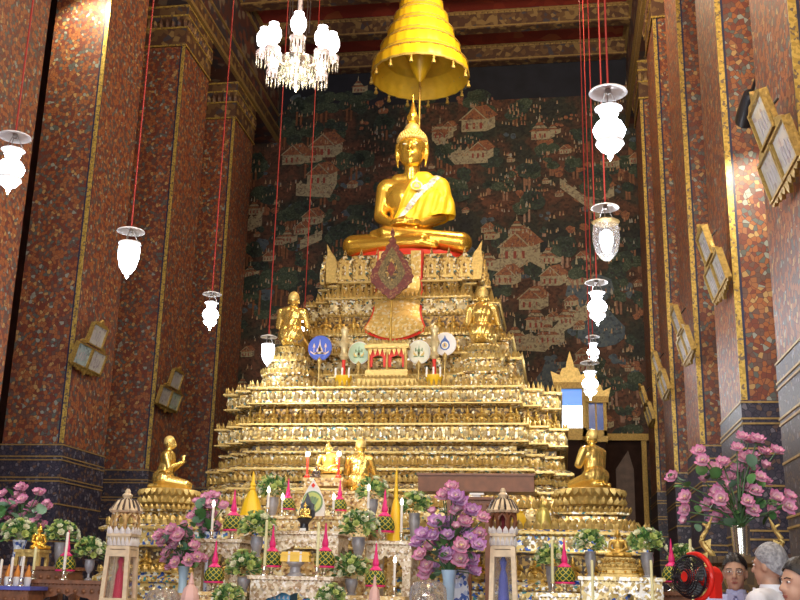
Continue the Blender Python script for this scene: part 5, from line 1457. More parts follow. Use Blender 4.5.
# ---------------------------------------------------------------- lantern columns
def lantern(label, px, Y, ytip, silk, wood):
    tip = at(px, ytip, Y); s = mpp(tip)
    o = thing('lantern_column', label, 'lantern', (tip.x, Y, .8), 0, 'tall glass lantern columns')
    H = tip.z - .8; zz = lambda y: H - (y - ytip) * s * 1.03
    w = 12 * s
    zc, zr, zo, zb = zz(545), zz(534), zz(512), zz(505)
    # glazed shaft, slightly wider downwards
    m = MB()
    for sx in (-1, 1):
        for sy in (-1, 1):
            m.rings([[(sx * (w * k + dx), sy * (w * k + dy), z) for dx, dy in ((-.02, -.02), (.02, -.02), (.02, .02), (-.02, .02))] for k, z in ((1.12, 0), (.82, zc))])
    for z, k in ((.05, 1.15), (zc - .05, .86), (zc * .5, 1.0)): 
        for sx in (-1, 1): m.bar(sx * w * k - .018, sx * w * k + .018, -w * k, w * k, z - .03, z + .03); m.bar(-w * k, w * k, sx * w * k - .018, sx * w * k + .018, z - .03, z + .03)
    m.build('post_frame', WPANEL, o, smooth=0)
    m = MB(); m.rings([[(a * k, b * k, z) for a, b in ((-w, -w), (w, -w), (w, w), (-w, w))] for k, z in ((1.08, .03), (.80, zc - .03))]); m.build('glass', PANE, o, smooth=0)
    m = MB(); m.lathe([(w * .75, .05), (w * .55, zc * .4), (w * .35, zc * .75), (w * .18, zc * .82), (w * .3, zc * .88), (.01, zc * .93)], 14); m.build('draped_core', silk, o)
    # arcade band and ledge
    m = MB(); m.box((0, 0, (zc + zr) / 2), (w * 1.75, w * 1.75, zr - zc)); m.box((0, 0, zr + .012), (w * 2.1, w * 2.1, .03)); m.box((0, 0, zc), (w * 1.95, w * 1.95, .025))
    m.mat(1)
    e = [x for x in edges(0, 0, w * .9, w * .9, 0, 0, True)]
    along(m, e, zc + .02, w * .34, petal((zr - zc) * .75, .015)); m.build('arcade', [WPANEL, WHITE], o, smooth=0)
    m = MB(); along(m, edges(0, 0, w * 1.02, w * 1.02, 0, 0, True), zr + .02, w * .5, petal((zo - zr) * .32, .012)); m.build('cresting', WHITE, o, smooth=0)
    # open octagonal pavilion with arched openings
    m = MB()
    R = w * 1.12
    for i in range(8):
        a = 2 * PI * (i + .5) / 8
        m.tube([(R * .80 * math.cos(a), R * .80 * math.sin(a), zr + .02), (R * .98 * math.cos(a), R * .98 * math.sin(a), zr + (zo - zr) * .6), (R * .86 * math.cos(a), R * .86 * math.sin(a), zo)], [.016, .02, .016], 6)
        a2 = 2 * PI * (i + 1.5) / 8
        P1 = Vector((R * .98 * math.cos(a), R * .98 * math.sin(a), zr + (zo - zr) * .6)); P2 = Vector((R * .98 * math.cos(a2), R * .98 * math.sin(a2), P1.z)); mid = (P1 + P2) / 2 * 1.0; mid.z = zo - .01
        m.tube([P1, (P1 + mid) / 2 + Vector((0, 0, .015)), mid, (P2 + mid) / 2 + Vector((0, 0, .015)), P2], .013, 5)
    m.build('open_pavilion', wood, o)
    m = MB(); m.lathe([(R * .2, zr + .03), (R * .28, zr + .06), (R * .12, zr + (zo - zr) * .5), (R * .16, zr + (zo - zr) * .7), (.01, zo)], 10); m.build('inner_image', DARKRED, o)
    m = MB()
    m.lathe([(R * 1.05, zo), (R * 1.16, zo + .02), (R * 1.06, zb - .02), (R * .75, zb + .045), (R * .28, zb + .07), (R * .26, zb + .09)], 48, wob=lambda a, z: .07 * math.cos(12 * a))
    m.lathe([(R * .36, zb + .085), (R * .38, zb + .1), (R * .2, zb + .12), (R * .22, zb + .135), (R * .1, zb + .16), (.012, H - .04), (.004, H)], 14)
    m.build('dome_roof', WPANEL, o, smooth=50)
    m = MB()
    for i in range(16):
        a = 2 * PI * (i + .5) / 16
        m.tube([(R * k * math.cos(a), R * k * math.sin(a), z) for k, z in ((1.10, zo + .02), (1.03, zb - .02), (.72, zb + .047), (.34, zb + .068))], [.012, .014, .010, .004], 5)
    m.build('dome_groove', BRONZE, o)
    return o
lantern('tall white and gilt lantern column with red silk inside, left of the tables', 128, 9.6, 492, REDSILK, PEARL_GOLD)
lantern('tall white and gilt lantern column with blue silk inside, right of the violet lotuses', 503, 9.7, 492, BLUESILK, WOOD_RED)
# ---------------------------------------------------------------- middle of the tables
# emblem plaque
p, s = on(312, 'D', .25)
o = thing('emblem_plaque', 'white lotus petal shaped plaque with an oval green and gold emblem', 'plaque', p)
m = MB(); out = [(-12, 0), (12, 0), (13, 6), (12, 14), (9, 22), (5, 30), (0, 37), (-5, 30), (-9, 22), (-12, 14), (-13, 6)]
m.mat(0).prism([(x * s, z * s) for x, z in out], 0, .04)
m.mat(1).prism(disc(10.5 * s, 0, 15 * s, 26, 1.05), -.012, 0); m.mat(2).prism(disc(9 * s, 0, 15 * s, 26, 1.05), -.022, -.012)
m.mat(3)
for i in range(5):
    a = -.9 + .45 * i; x0, z0 = math.sin(a) * 2.5 * s, 11 * s; x1, z1 = math.sin(a) * 7 * s, (15 + 5.5 * math.cos(a)) * s
    m.prism([(x0 - .008, z0), (x0 + .008, z0), (x1 + .014, z1), (x1 - .014, z1)], -.03, -.022)
m.prism([(-4 * s, 8.5 * s), (4 * s, 8.5 * s), (2.5 * s, 12 * s), (-2.5 * s, 12 * s)], -.03, -.022)
m.mat(4).prism([(0, 34 * s), (2 * s, 31.5 * s), (0, 29 * s), (-2 * s, 31.5 * s)], -.01, 0)
m.build('board', [WHITE, EMB_G, mat('lime_enamel', (.55, .62, .16), 0, .4, .1), EMB_G, REDCLOTH], o, smooth=0)
# seated figure mesh for the small Buddhas
def small_buddha_mesh(voxelsize=.012):
    b = MB()
    b.ball((0, .02, .14), (.19, .14, .12), 14, 8); b.ball((0, .03, .32), (.14, .1, .17), 14, 8); b.cap((-.15, .03, .43), .06, (.15, .03, .43), .06)
    b.cap((0, .03, .45), .05, (0, .02, .56), .045); b.ball((0, .01, .62), (.075, .08, .095), 14, 10); b.ball((0, .02, .70), (.05, .05, .05), 10, 8); b.cap((0, .02, .72), .022, (0, .02, .84), .006, 8)
    b.cap((0, -.065, .63), .009, (0, -.08, .60), .013, 6)
    for s_ in (-1, 1):
        b.cap((s_ * .10, .0, .10), .09, (s_ * .30, -.10, .07), .065); b.cap((s_ * .30, -.11, .07), .062, (-s_ * .12, -.2, .07 + .025 * (1 + s_)), .045)
        b.cap((s_ * .19, .03, .42), .052, (s_ * .235, .0, .24), .042); b.cap((s_ * .235, .0, .24), .042, (s_ * .04, -.15, .16), .03)
        b.cap((s_ * .08, .015, .63), .016, (s_ * .082, .01, .55), .012, 6)
        for k in range(4): b.cap((s_ * .05, -.15 - k * .014, .155), .012, (-s_ * .03, -.155 - k * .014, .155), .010, 6)
    return voxel(b, voxelsize, 3, 'seated_figure')
SBM = small_buddha_mesh()
def small_buddha(label, pos, hgt, m_body, rz=0, extra=None):
    o = thing('small_buddha_statue', label, 'statue', pos, rz)
    me = SBM.copy(); setmat(me, m_body); link('figure', me, o, (0, 0, extra or 0), None, hgt / .84)
    return o
# black-backed small Buddha
p, s = on(304, 'B', .4)
o = small_buddha('small pale gold Buddha before a black flame back on a black pedestal', p, 18 * s, GOLD_PALE, 0, 13 * s)
m = MB(); m.lathe([(6 * s, 0), (6.2 * s, 1 * s), (4.4 * s, 2.5 * s), (4.2 * s, 8 * s), (5.6 * s, 10 * s), (7.5 * s, 12 * s), (7.6 * s, 13 * s)], 18); m.build('pedestal', BLACKL, o)
m = MB(); m.prism([(x * s, z * s) for x, z in ((-5, 13), (-8, 16), (-8.5, 21), (-6.5, 25), (-7, 28), (-4, 30), (-2.5, 33), (0, 40), (2.5, 33), (4, 30), (7, 28), (6.5, 25), (8.5, 21), (8, 16), (5, 13))], .09, .12); m.build('flame_back', BLACKL, o, smooth=0)
m = MB(); m.mat(0).box((0, -5.5 * s, 2 * s), (6 * s, 1 * s, 3.2 * s)); m.build('label_card', WHITE, o, smooth=0)
# gold-wrapped scripture on its pedestal
p, s = on(295, 'A', .45)
o = thing('offering_stand', 'grey footed stand under the gold wrapped scripture', 'stand', p)
m = MB(); m.lathe([(8 * s, 0), (8 * s, 1.5 * s), (5.5 * s, 4 * s), (5.2 * s, 9 * s), (9 * s, 12.5 * s), (9 * s, 14 * s)], 20); m.build('body', STONE, o)
o2 = thing('wrapped_scripture', 'gold wrapped scripture tied with pale ribbons on a grey footed stand', 'scripture', p + Vector((0, 0, 14 * s)))
m = MB(); m.box((0, 0, 5 * s), (30 * s, 9 * s, 9.5 * s), .93); m.box((0, 0, 7 * s), (31 * s, 9.6 * s, 1.2 * s)); m.build('bundle', YELLOW, o2, smooth=0)
m = MB()
for x in (-6, 6): m.box((x * s, 0, 5 * s), (2.2 * s, 10 * s, 10.4 * s), .94)
m.box((0, 0, 10.3 * s), (6 * s, 4 * s, 1.4 * s)); m.build('ribbon', WAX, o2, smooth=0)
# yellow draped cones
for px, key, f, yt, lab in ((251, 'D', .6, 471, 'yellow silk draped spire left of the white rose vase'), (395, 'Rt', .5, 468, 'yellow silk draped spire on the right carved table')):
    p, s = on(px, key, f); h = at(px, yt, p.y).z - p.z
    o = thing('draped_cone', lab, 'offering', p, 0, 'yellow draped spires')
    r = .085 if key == 'Rt' else .13
    m = MB(); m.lathe([(r * 1.1, 0), (r * 1.05, h * .08), (r * .8, h * .3), (r * .42, h * .52), (r * .22, h * .6)], 26, wob=lambda a, z: .05 * math.sin(7 * a + z * 6)); m.build('drape', YELLOW, o)
    m = MB(); m.lathe([(r * .25, h * .59), (r * .34, h * .62), (r * .22, h * .66), (r * .3, h * .7), (r * .18, h * .76), (.012, h * .94), (.003, h)], 14); m.build('spire', YELLOW, o)
# small table on table E and the orange robed image with a dark visitor figure
zE, YE, dE = TB['E']
a, b_ = at(304, 478, 13.25), at(344, 478, 13.25)
o = thing('altar_table', 'small gilt table raised under the orange robed image', 'table', ((a.x + b_.x) / 2, 13.4, zE)); H = a.z - zE; w = b_.x - a.x
m = MB(); m.box((0, 0, H - .02), (w, .42, .04)); m.box((0, 0, H - .07), (w * .94, .38, .06)); m.build('top', PEARL_GOLD, o, smooth=0)
for sx in (-1, 1):
    for sy in (-1, 1): m = MB(); m.box((sx * w * .43, sy * .15, (H - .1) / 2), (.06, .06, H - .1)); m.build('leg', PEARL_GOLD, o, smooth=0)
zF = a.z; ORANGE = mat('orange_robe', (.78, .30, .05), .1, .5, .1)
p = at(327, 477, 13.4); p.z = zF; s = mpp(p)
o = small_buddha('small seated image in an orange robe between two lit bulb candles', p, 37 * s, GOLD_PALE, 0, 4 * s)
m = MB(); m.box((0, 0, 2 * s), (22 * s, 15 * s, 4 * s)); m.build('plinth', GILT, o, smooth=0)
sbt = MB(); k_ = 37 * s / .84
sbt.ball((0, .03, .32), (.14, .1, .17), 14, 8); sbt.cap((-.15, .03, .43), .06, (.15, .03, .43), .06); sbt.ball((0, .02, .14), (.19, .14, .12), 14, 8)
SBT = voxel(sbt, .014, 4, 'sb_torso')
link('robe', setmat(cut(SBT, [diag(.02, .55, -.12, .1), ((0, 0, .1), Vector((0, 0, 1)))], .022, None, 'robe'), ORANGE), o, (0, 0, 4 * s), None, k_)
p = at(316, 477, 13.26); p.z = zF
o = thing('dark_figurine', 'small dark bronze seated monk figurine in front of the orange robed image', 'figurine', p); me = SBM.copy(); setmat(me, BRONZE); link('figure', me, o, None, None, 13 * s / .84)
# bright middle statue with its back turned
p, s = on(359, 'E', .55)
o = disciple('bright gold kneeling statue with its back turned, in the middle behind the tables', 360, 488, p.y, zE, .63, PI)
# candles with lit tips
def candle(label, px, ybase_z, ytip, Y, rpx=1.3, m_wax=None, flame=True, holder=True, z=None, grp='lit candles on glass holders'):
    t = at(px, ytip, Y); s = mpp(t); z0 = ybase_z
    o = thing('candle', label, 'candle', (t.x, Y, z0), 0, grp); H = t.z - z0; r = rpx * s
    hh = min(.10, H * .3) if holder else 0
    if holder: m = MB(); m.lathe([(r * 3, 0), (r * 3, hh * .08), (r * 1.0, hh * .25), (r * 1.4, hh * .6), (r * 1.2, hh * .85), (r * 1.9, hh)], 12); m.build('holder', GLASSY, o)
    fl = 0 if not flame else min(.12, 7 * s)
    m = MB(); m.lathe([(r, hh), (r, H - fl), (r * .5, H - fl + .01)], 10); m.build('wax', m_wax or WAX, o)
    if flame: m = MB(); m.lathe([(r * .5, H - fl), (r * 1.35, H - fl * .7), (r * .9, H - fl * .3), (.002, H)], 10); m.build('flame', FLAME, o)
    return o
for px, key, f, yt, lab in ((269, 'D', .12, 486, 'lit candle left of the left offering behind the small Buddha'), (283, 'D', .06, 493, 'lit candle touching the left offering beside the white plaque'), (334, 'D', .06, 493, 'lit candle just right of the white plaque'),
                            (369, 'D', .1, 484, 'lit candle in front of the roses right of the middle statue'), (214, 'Lt', .2, 500, 'lit candle on the left carved side table'), (402, 'Rt', .2, 498, 'lit candle on the right carved side table beside the violet lotuses'),
                            (395, 'R2', .3, 556, 'lit candle low at right before the right carved table')):
    zz, Y, d = TB[key]; candle(lab, px, zz, yt, Y + d * f)
for px, lab in ((308, 'slim pole with a glowing bulb left of the orange robed image'), (339, 'slim pole with a glowing bulb right of the orange robed image')):
    t = at(px, 454, 13.27); o = thing('bulb_candle', lab, 'electric candle', (t.x, 13.27, zF), 0, 'electric candles by the orange robed image'); H = t.z - zF; s = mpp(t)
    m = MB(); m.lathe([(.04, 0), (.045, .02), (.014, .05), (.014, H - .03)], 10); m.build('pole', REDCLOTH, o)
    m = MB(); m.ball((0, 0, H), 2.3 * s, 12, 8); m.build('bulb', FLAME, o)
    ld = bpy.data.lights.new('bulb_light', 'POINT'); ld.energy = 7; ld.color = (1, .85, .7); ld.shadow_soft_size = .04
    lo = bpy.data.objects.new('bulb_light', ld); COL.objects.link(lo); lo.parent = o; lo.location = (0, -.08, H + .04)
G_T = 'tall unlit pale candles'
for px, key, f, yt, lab in ((267, 'A', .1, 521, 'tall pale yellow candle left of the gold wrapped scripture'), (319, 'A', .1, 523, 'tall pale yellow candle right of the gold wrapped scripture'), (552, 'Y', .15, 540, 'tall pale candle on the low mirror mosaic table')):
    zz, Y, d = TB[key]; candle(lab, px, zz, yt, Y + d * f, 1.5, WAX_Y, False, True, grp=G_T)
for px, yt, Y, lab in ((592, 561, 9.9, 'pale candle on the floor in front of the small gilded Buddha table, left one'), (651, 561, 9.9, 'pale candle on the floor in front of the full green rose vase'), (690, 540, 10.2, 'pale candle rising behind the red electric fan')):
    candle(lab, px, .8, yt, Y, 1.4, WAX_Y, False, True, grp=G_T)
zz, Y, d = TB['G3']
for px, yt, lab in ((2, 560, 'first white candle of the row at the lower left corner'), (13, 558, 'second white candle of the row at the lower left corner'), (24, 557, 'third white candle of the row at the lower left corner'), (36, 548, 'tallest pale candle at the lower left, before the small Buddha table')):
    if px < 30: candle(lab, px, zz, yt, Y + .12, 1.3, WAX if px < 30 else WAX_Y, False, True, grp='white candles in the lower left corner')
    else:
        candle(lab, px, TB['G'][0], yt, TB['G'][1] + .1, 1.4, WAX_Y, False, True, grp=G_T)
candle('white candle beside the far left pink spired offering', 66 + 2, TB['G'][0], 533, TB['G'][1] + .08, 1.4, WAX, False, True, grp=G_T)
# row of small orange and white guardian cups
for i, px in enumerate((7, 16, 27)):
    p = at(px, 585, 9.82); p.z = zz
    o = thing('offering_cup', ('leftmost small orange and white cup between the corner candles', 'middle small orange and white cup between the corner candles', 'right small orange and white cup between the corner candles')[i], 'cup', p, 0, 'orange and white cups at lower left')
    s = mpp(p); m = MB(); m.lathe([(2.5 * s, 0), (3 * s, 1 * s), (3.6 * s, 6 * s), (3 * s, 9 * s)], 14); m.build('cup', WHITE, o)
    m = MB(); m.lathe([(2.8 * s, 9 * s), (3.2 * s, 12 * s), (1.5 * s, 16 * s), (.3 * s, 21 * s)], 12); m.build('orange_flame', ORANGE, o)
# small Buddha on little gold table, far left
zG, YG, dG = TB['G2']
p, s = on(34, 'G2', .25)
a, b_ = at(18, 566, p.y), at(44, 566, p.y); w = b_.x - a.x; H = 16 * s
o = thing('altar_table', 'little gold table under the small gold Buddha at far left', 'table', ((a.x + b_.x) / 2, p.y, zG))
m = MB(); m.box((0, 0, H - .015), (w, .26, .03)); m.box((0, 0, H - .05), (w * .92, .22, .05)); m.build('top', GILT, o, smooth=0)
for sx in (-1, 1):
    for sy in (-1, 1): m = MB(); m.box((sx * w * .42, sy * .09, (H - .07) / 2), (.035, .035, H - .07)); m.build('leg', GILT, o, smooth=0)
o = small_buddha('small gold seated Buddha turned sideways on the little gold table at far left', Vector((at(37, 560, p.y).x, p.y, zG + H)), 27 * s, GOLD, math.radians(60))
# small gilded Buddha on its stepped pedestal at right
p, s = on(619, 'X', .35)
z1 = p.z + 19 * s
pedestal('stepped gold pedestal of the small gilded Buddha on the mirror table', p.x, p.y, p.z, z1, 37 * s, 24 * s, 2, mats=[GILT, GILT, GOLD])
small_buddha('small gilded Buddha seated on a stepped gold pedestal on the mirror table', Vector((p.x, p.y, z1)), 31 * s, GOLD_DARK)
# green-gold bell stupa and pot on the lowest altar step
p = at(543, 527, 15.72); s = mpp(p)
o = thing('bell_stupa', 'greenish gold bell shaped stupa on the altar step at right', 'stupa', (p.x, 15.95, 2.345))
BELL = mat('green_gold_bronze', (.62, .52, .14), .6, .35, .15)
m = MB(); m.lathe([(9 * s, 0), (9.5 * s, 2 * s), (8 * s, 5 * s), (8 * s, 9 * s), (7 * s, 16 * s), (5 * s, 21 * s), (2.6 * s, 23 * s), (3 * s, 25 * s), (1.4 * s, 27 * s), (.8 * s, 31 * s), (.2 * s, 37 * s)], 22); m.build('bell', BELL, o)
p = at(517, 525, 15.7)
o = thing('round_pot', 'round yellow brass pot behind the right lantern roof', 'pot', (at(519, 520, 15.9).x, 15.95, 2.345))
m = MB(); m.lathe([(3.5 * s, 0), (6.5 * s, 4 * s), (7.5 * s, 9 * s), (6.5 * s, 14 * s), (4.2 * s, 17 * s), (4.8 * s, 19 * s), (4.2 * s, 19 * s)], 20); m.build('body', YELLOW_IN, o)
# timber shelf on the altar front with its supports
a, b_ = at(418, 491, 14.6), at(534, 491, 14.6); zt = at(470, 475.5, 14.6).z
o = thing('timber_shelf', 'long plain red brown timber chest behind the violet lotuses', 'chest', ((a.x + b_.x) / 2, 14.85, .8))
w = b_.x - a.x
m = MB(); m.bar(-w / 2, w / 2, -.25, .25, a.z - .8, zt - .8); m.build('box', WOOD_RED, o, smooth=0)
m = MB(); m.bar(-w / 2 - .02, w / 2 + .02, -.27, .27, zt - .8, zt - .8 + .03); m.build('lid', WOOD, o, smooth=0)
for lx in (-w * .22, w * .24):
    for sy in (-.2, .2): m = MB(); m.box((lx, sy, (a.z - .8) / 2), (.09, .07, a.z - .8)); m.build('leg', WOOD, o, smooth=0)
p, s = on(477, 'W', .4)
o = thing('white_block', 'small white footed plinth on the small brown table', 'plinth', p); m = MB(); m.box((0, 0, 4 * s), (14 * s, 9 * s, 2 * s)); m.box((0, 0, 1.5 * s), (7 * s, 6 * s, 3 * s)); m.build('body', WHITE, o, smooth=0)
# crystal domes
for px, py, Y, r, lab in ((428, 592, 9.1, 19, 'clear glass dome below the violet lotuses'), (163, 600, 9.3, 18, 'clear glass dome below the lotus vase beside the left lantern')):
    c = at(px, py, Y); s = mpp(c); o = thing('glass_dome', lab, 'glass dome', (c.x, Y, .8), 0, 'glass domes in the front row'); R = r * s; H = c.z - .8
    m = MB(); m.lathe([(R * .9, 0), (R * .95, .04), (R * .7, .08), (R * .7, H - R * .55), (R * 1.05, H - R * .5), (R * 1.05, H - R * .44)], 24); m.build('base', WOOD, o)
    m = MB(); m.lathe([(R, H - R * .44), (R, H - R * .1), (R * .95, H + R * .25), (R * .75, H + R * .48), (R * .4, H + R * .6), (.01, H + R * .62)], 26, cap=False); m.build('dome', CLEAR, o)
    m = MB(); m.lathe([(R * .6, H - R * .43), (R * .5, H - .2 * R), (R * .2, H), (R * .3, H + R * .1), (.01, H + R * .3)], 12); m.build('ornament', GLASSY, o, smooth=0)
# pink folded cone at the bottom
for px, yt, yb, Y, wpx, lab in ((192, 572, 598, 9.3, 9, 'pale pink folded cloth cone at the bottom edge beside the glass dome'), (375, 575, 600, 9.25, 6, 'slim pale pink cone at the bottom edge under the right rose vase')):
    t = at(px, yt, Y); s = mpp(t); o = thing('folded_cone', lab, 'offering', (t.x, Y, .8), 0, 'pale pink cones'); H = t.z - .8
    PCL = bpy.data.materials.get('pale_pink_cloth') or mat('pale_pink_cloth', (.80, .52, .46), 0, .6, .08)
    zk = H - (yb - yt) * s
    m = MB(); m.lathe([(wpx * s, 0), (wpx * s, zk), (wpx * s * .75, zk + .09), (wpx * s * .28, zk + .13), (wpx * s * .34, H - .1), (.012, H - .04), (.003, H)], 14, wob=lambda a, z: .07 * math.sin(6 * a)); m.build('cloth', PCL, o)
# blue box under the front table
p = at(281, 592, 10.25)
o = thing('blue_box', 'blue patterned box under the front centre table', 'box', (p.x, 10.3, .8)); s = mpp(p)
m = MB(); m.box((0, 0, (p.z - .8) / 2), (24 * s, .3, p.z - .8)); m.mat(1)
for i in range(5): m.prism([((-9 + 4.4 * i) * s, p.z - .8 - 6 * s), ((-6.5 + 4.4 * i) * s, p.z - .8 - 7 * s), ((-7 + 4.4 * i) * s, p.z - .8 - 3 * s)], -.155, -.15)
m.build('body', [mat('bright_blue_print', (.10, .42, .75), 0, .5, .1), WHITE], o, smooth=0)
# naga stand under the big glass lotus vase
c = at(740, 555, 8.6); s = mpp(c)
o = thing('naga_stand', 'gilded stand with rearing naga scrolls under the glass lotus vase', 'stand', (c.x, 8.6, 0)); H = 1.748
m = MB(); m.mat(0); tier(m, 0, 0, .24, .20, .03, [(.12, 0), (.12, .2), (.02, .3), (-.02, .9), (.0, 1.3), (.05, 1.4), (0, 1.5), (-.02, H - .08), (.02, H - .05), (.02, H)]); m.mat(1); along(m, edges(0, 0, .26, .22, .03, 2, True), 1.42, .06, petal(.08, .02)); m.build('body', [DOORG, FRAMEG], o, smooth=0)
for sx in (-1, 1):
    m = MB(); pts = [(sx * .22, -.1, 1.45), (sx * .34, -.12, 1.5), (sx * .30, -.12, 1.64), (sx * .22, -.12, 1.74), (sx * .30, -.12, 1.86), (sx * .25, -.12, 1.96), (sx * .30, -.13, 2.0)]
    P_ = []
    for i in range(len(pts) - 1):
        q0, q1, q2, q3 = (Vector(pts[max(0, min(len(pts) - 1, i + j))]) for j in (-1, 0, 1, 2))
        for t_ in (0, .25, .5, .75):
            P_.append(.5 * (2 * q1 + (q2 - q0) * t_ + (2 * q0 - 5 * q1 + 4 * q2 - q3) * t_ ** 2 + (3 * q1 - q0 - 3 * q2 + q3) * t_ ** 3))
    m.tube(P_, [.038 * (1 - i / len(P_)) ** .7 + .004 for i in range(len(P_))], 8)
    for k in range(4): m.prism([(sx * (.33 - .03 * k), 1.5 + .1 * k), (sx * (.37 - .03 * k), 1.56 + .1 * k), (sx * (.32 - .03 * k), 1.58 + .1 * k)], -.14, -.11)
    m.tube([(sx * .25, -.12, 1.96), (sx * .21, -.13, 2.05)], [.02, .003], 6)
    m.build('naga_scroll', GILT, o)
# red electric fan
c = at(697, 577, 6.8); s = mpp(c)
o = thing('electric_fan', 'red framed pedestal fan with dark blades in front of the right tables', 'fan', (c.x, 6.8, 0), math.radians(-50)); H = c.z; R = 20 * s
m = MB(); m.lathe([(.2, 0), (.21, .03), (.06, .07), (.02, .12), (.02, H - .12)], 18); m.build('stand', REDPL, o)
hd = MB(); hd.T = Matrix.Translation((0, 0, H)) @ Matrix.Rotation(PI / 2, 4, 'X'); hd.lathe([(.05, -.18), (.07, -.15), (.06, -.03), (.03, .0)], 14); hd.build('motor', REDPL, o)
for k in range(4):
    m = MB(); a0 = k * PI / 2 + .3
    def bl(u, v, a0=a0): 
        r = .03 + (R * .9 - .03) * u; a = a0 + (v - .5) * (1.25 - .2 * u); return Vector((r * math.cos(a), -.05 + .05 * (v - .5), H + r * math.sin(a)))
    m.grid(bl, 6, 5); bb = m.build('blade', FANDARK, o); q = bb.modifiers.new('t', 'SOLIDIFY'); q.thickness = .004
m = MB(); m.T = Matrix.Translation((0, -.09, H)) @ Matrix.Rotation(PI / 2, 4, 'X')
m.lathe([(.028, .02), (.045, .0), (.045, -.02), (.02, -.02)], 14); m.T = Matrix.Identity(4); m.build('hub', REDPL, o)
m = MB()
def ring(r, y, t, mt=0, n=40): m.tube([(r * math.cos(2 * PI * i / n), y, H + r * math.sin(2 * PI * i / n)) for i in range(n + 1)], t, 5)
for r_ in (.3, .45, .6, .72, .86): ring(R * r_, -.115 + .03 * max(0, r_ - .6), .004)
for i in range(40):
    a = 2 * PI * i / 40; m.tube([(.04 * math.cos(a), -.12, H + .04 * math.sin(a)), (R * .8 * math.cos(a), -.11, H + R * .8 * math.sin(a)), (R * math.cos(a), -.06, H + R * math.sin(a)), (R * .8 * math.cos(a), .0, H + R * .8 * math.sin(a))], .002, 4)
m.build('guard', BLACKM, o)
m = MB(); ring(R * 1.02, -.06, .008); m.build('rim', BLACKM, o)
m = MB(); m.tube([(R * 1.12 * math.cos(a_ * PI / 20), -.02, H + R * 1.12 * math.sin(a_ * PI / 20)) for a_ in range(-10, 13)], .016, 8); m.build('carrying_arc', REDPL, o)
m = MB(); m.box((R * 1.0, .02, H - .05), (.05, .06, .15)); m.build('side_bracket', REDPL, o, smooth=0)

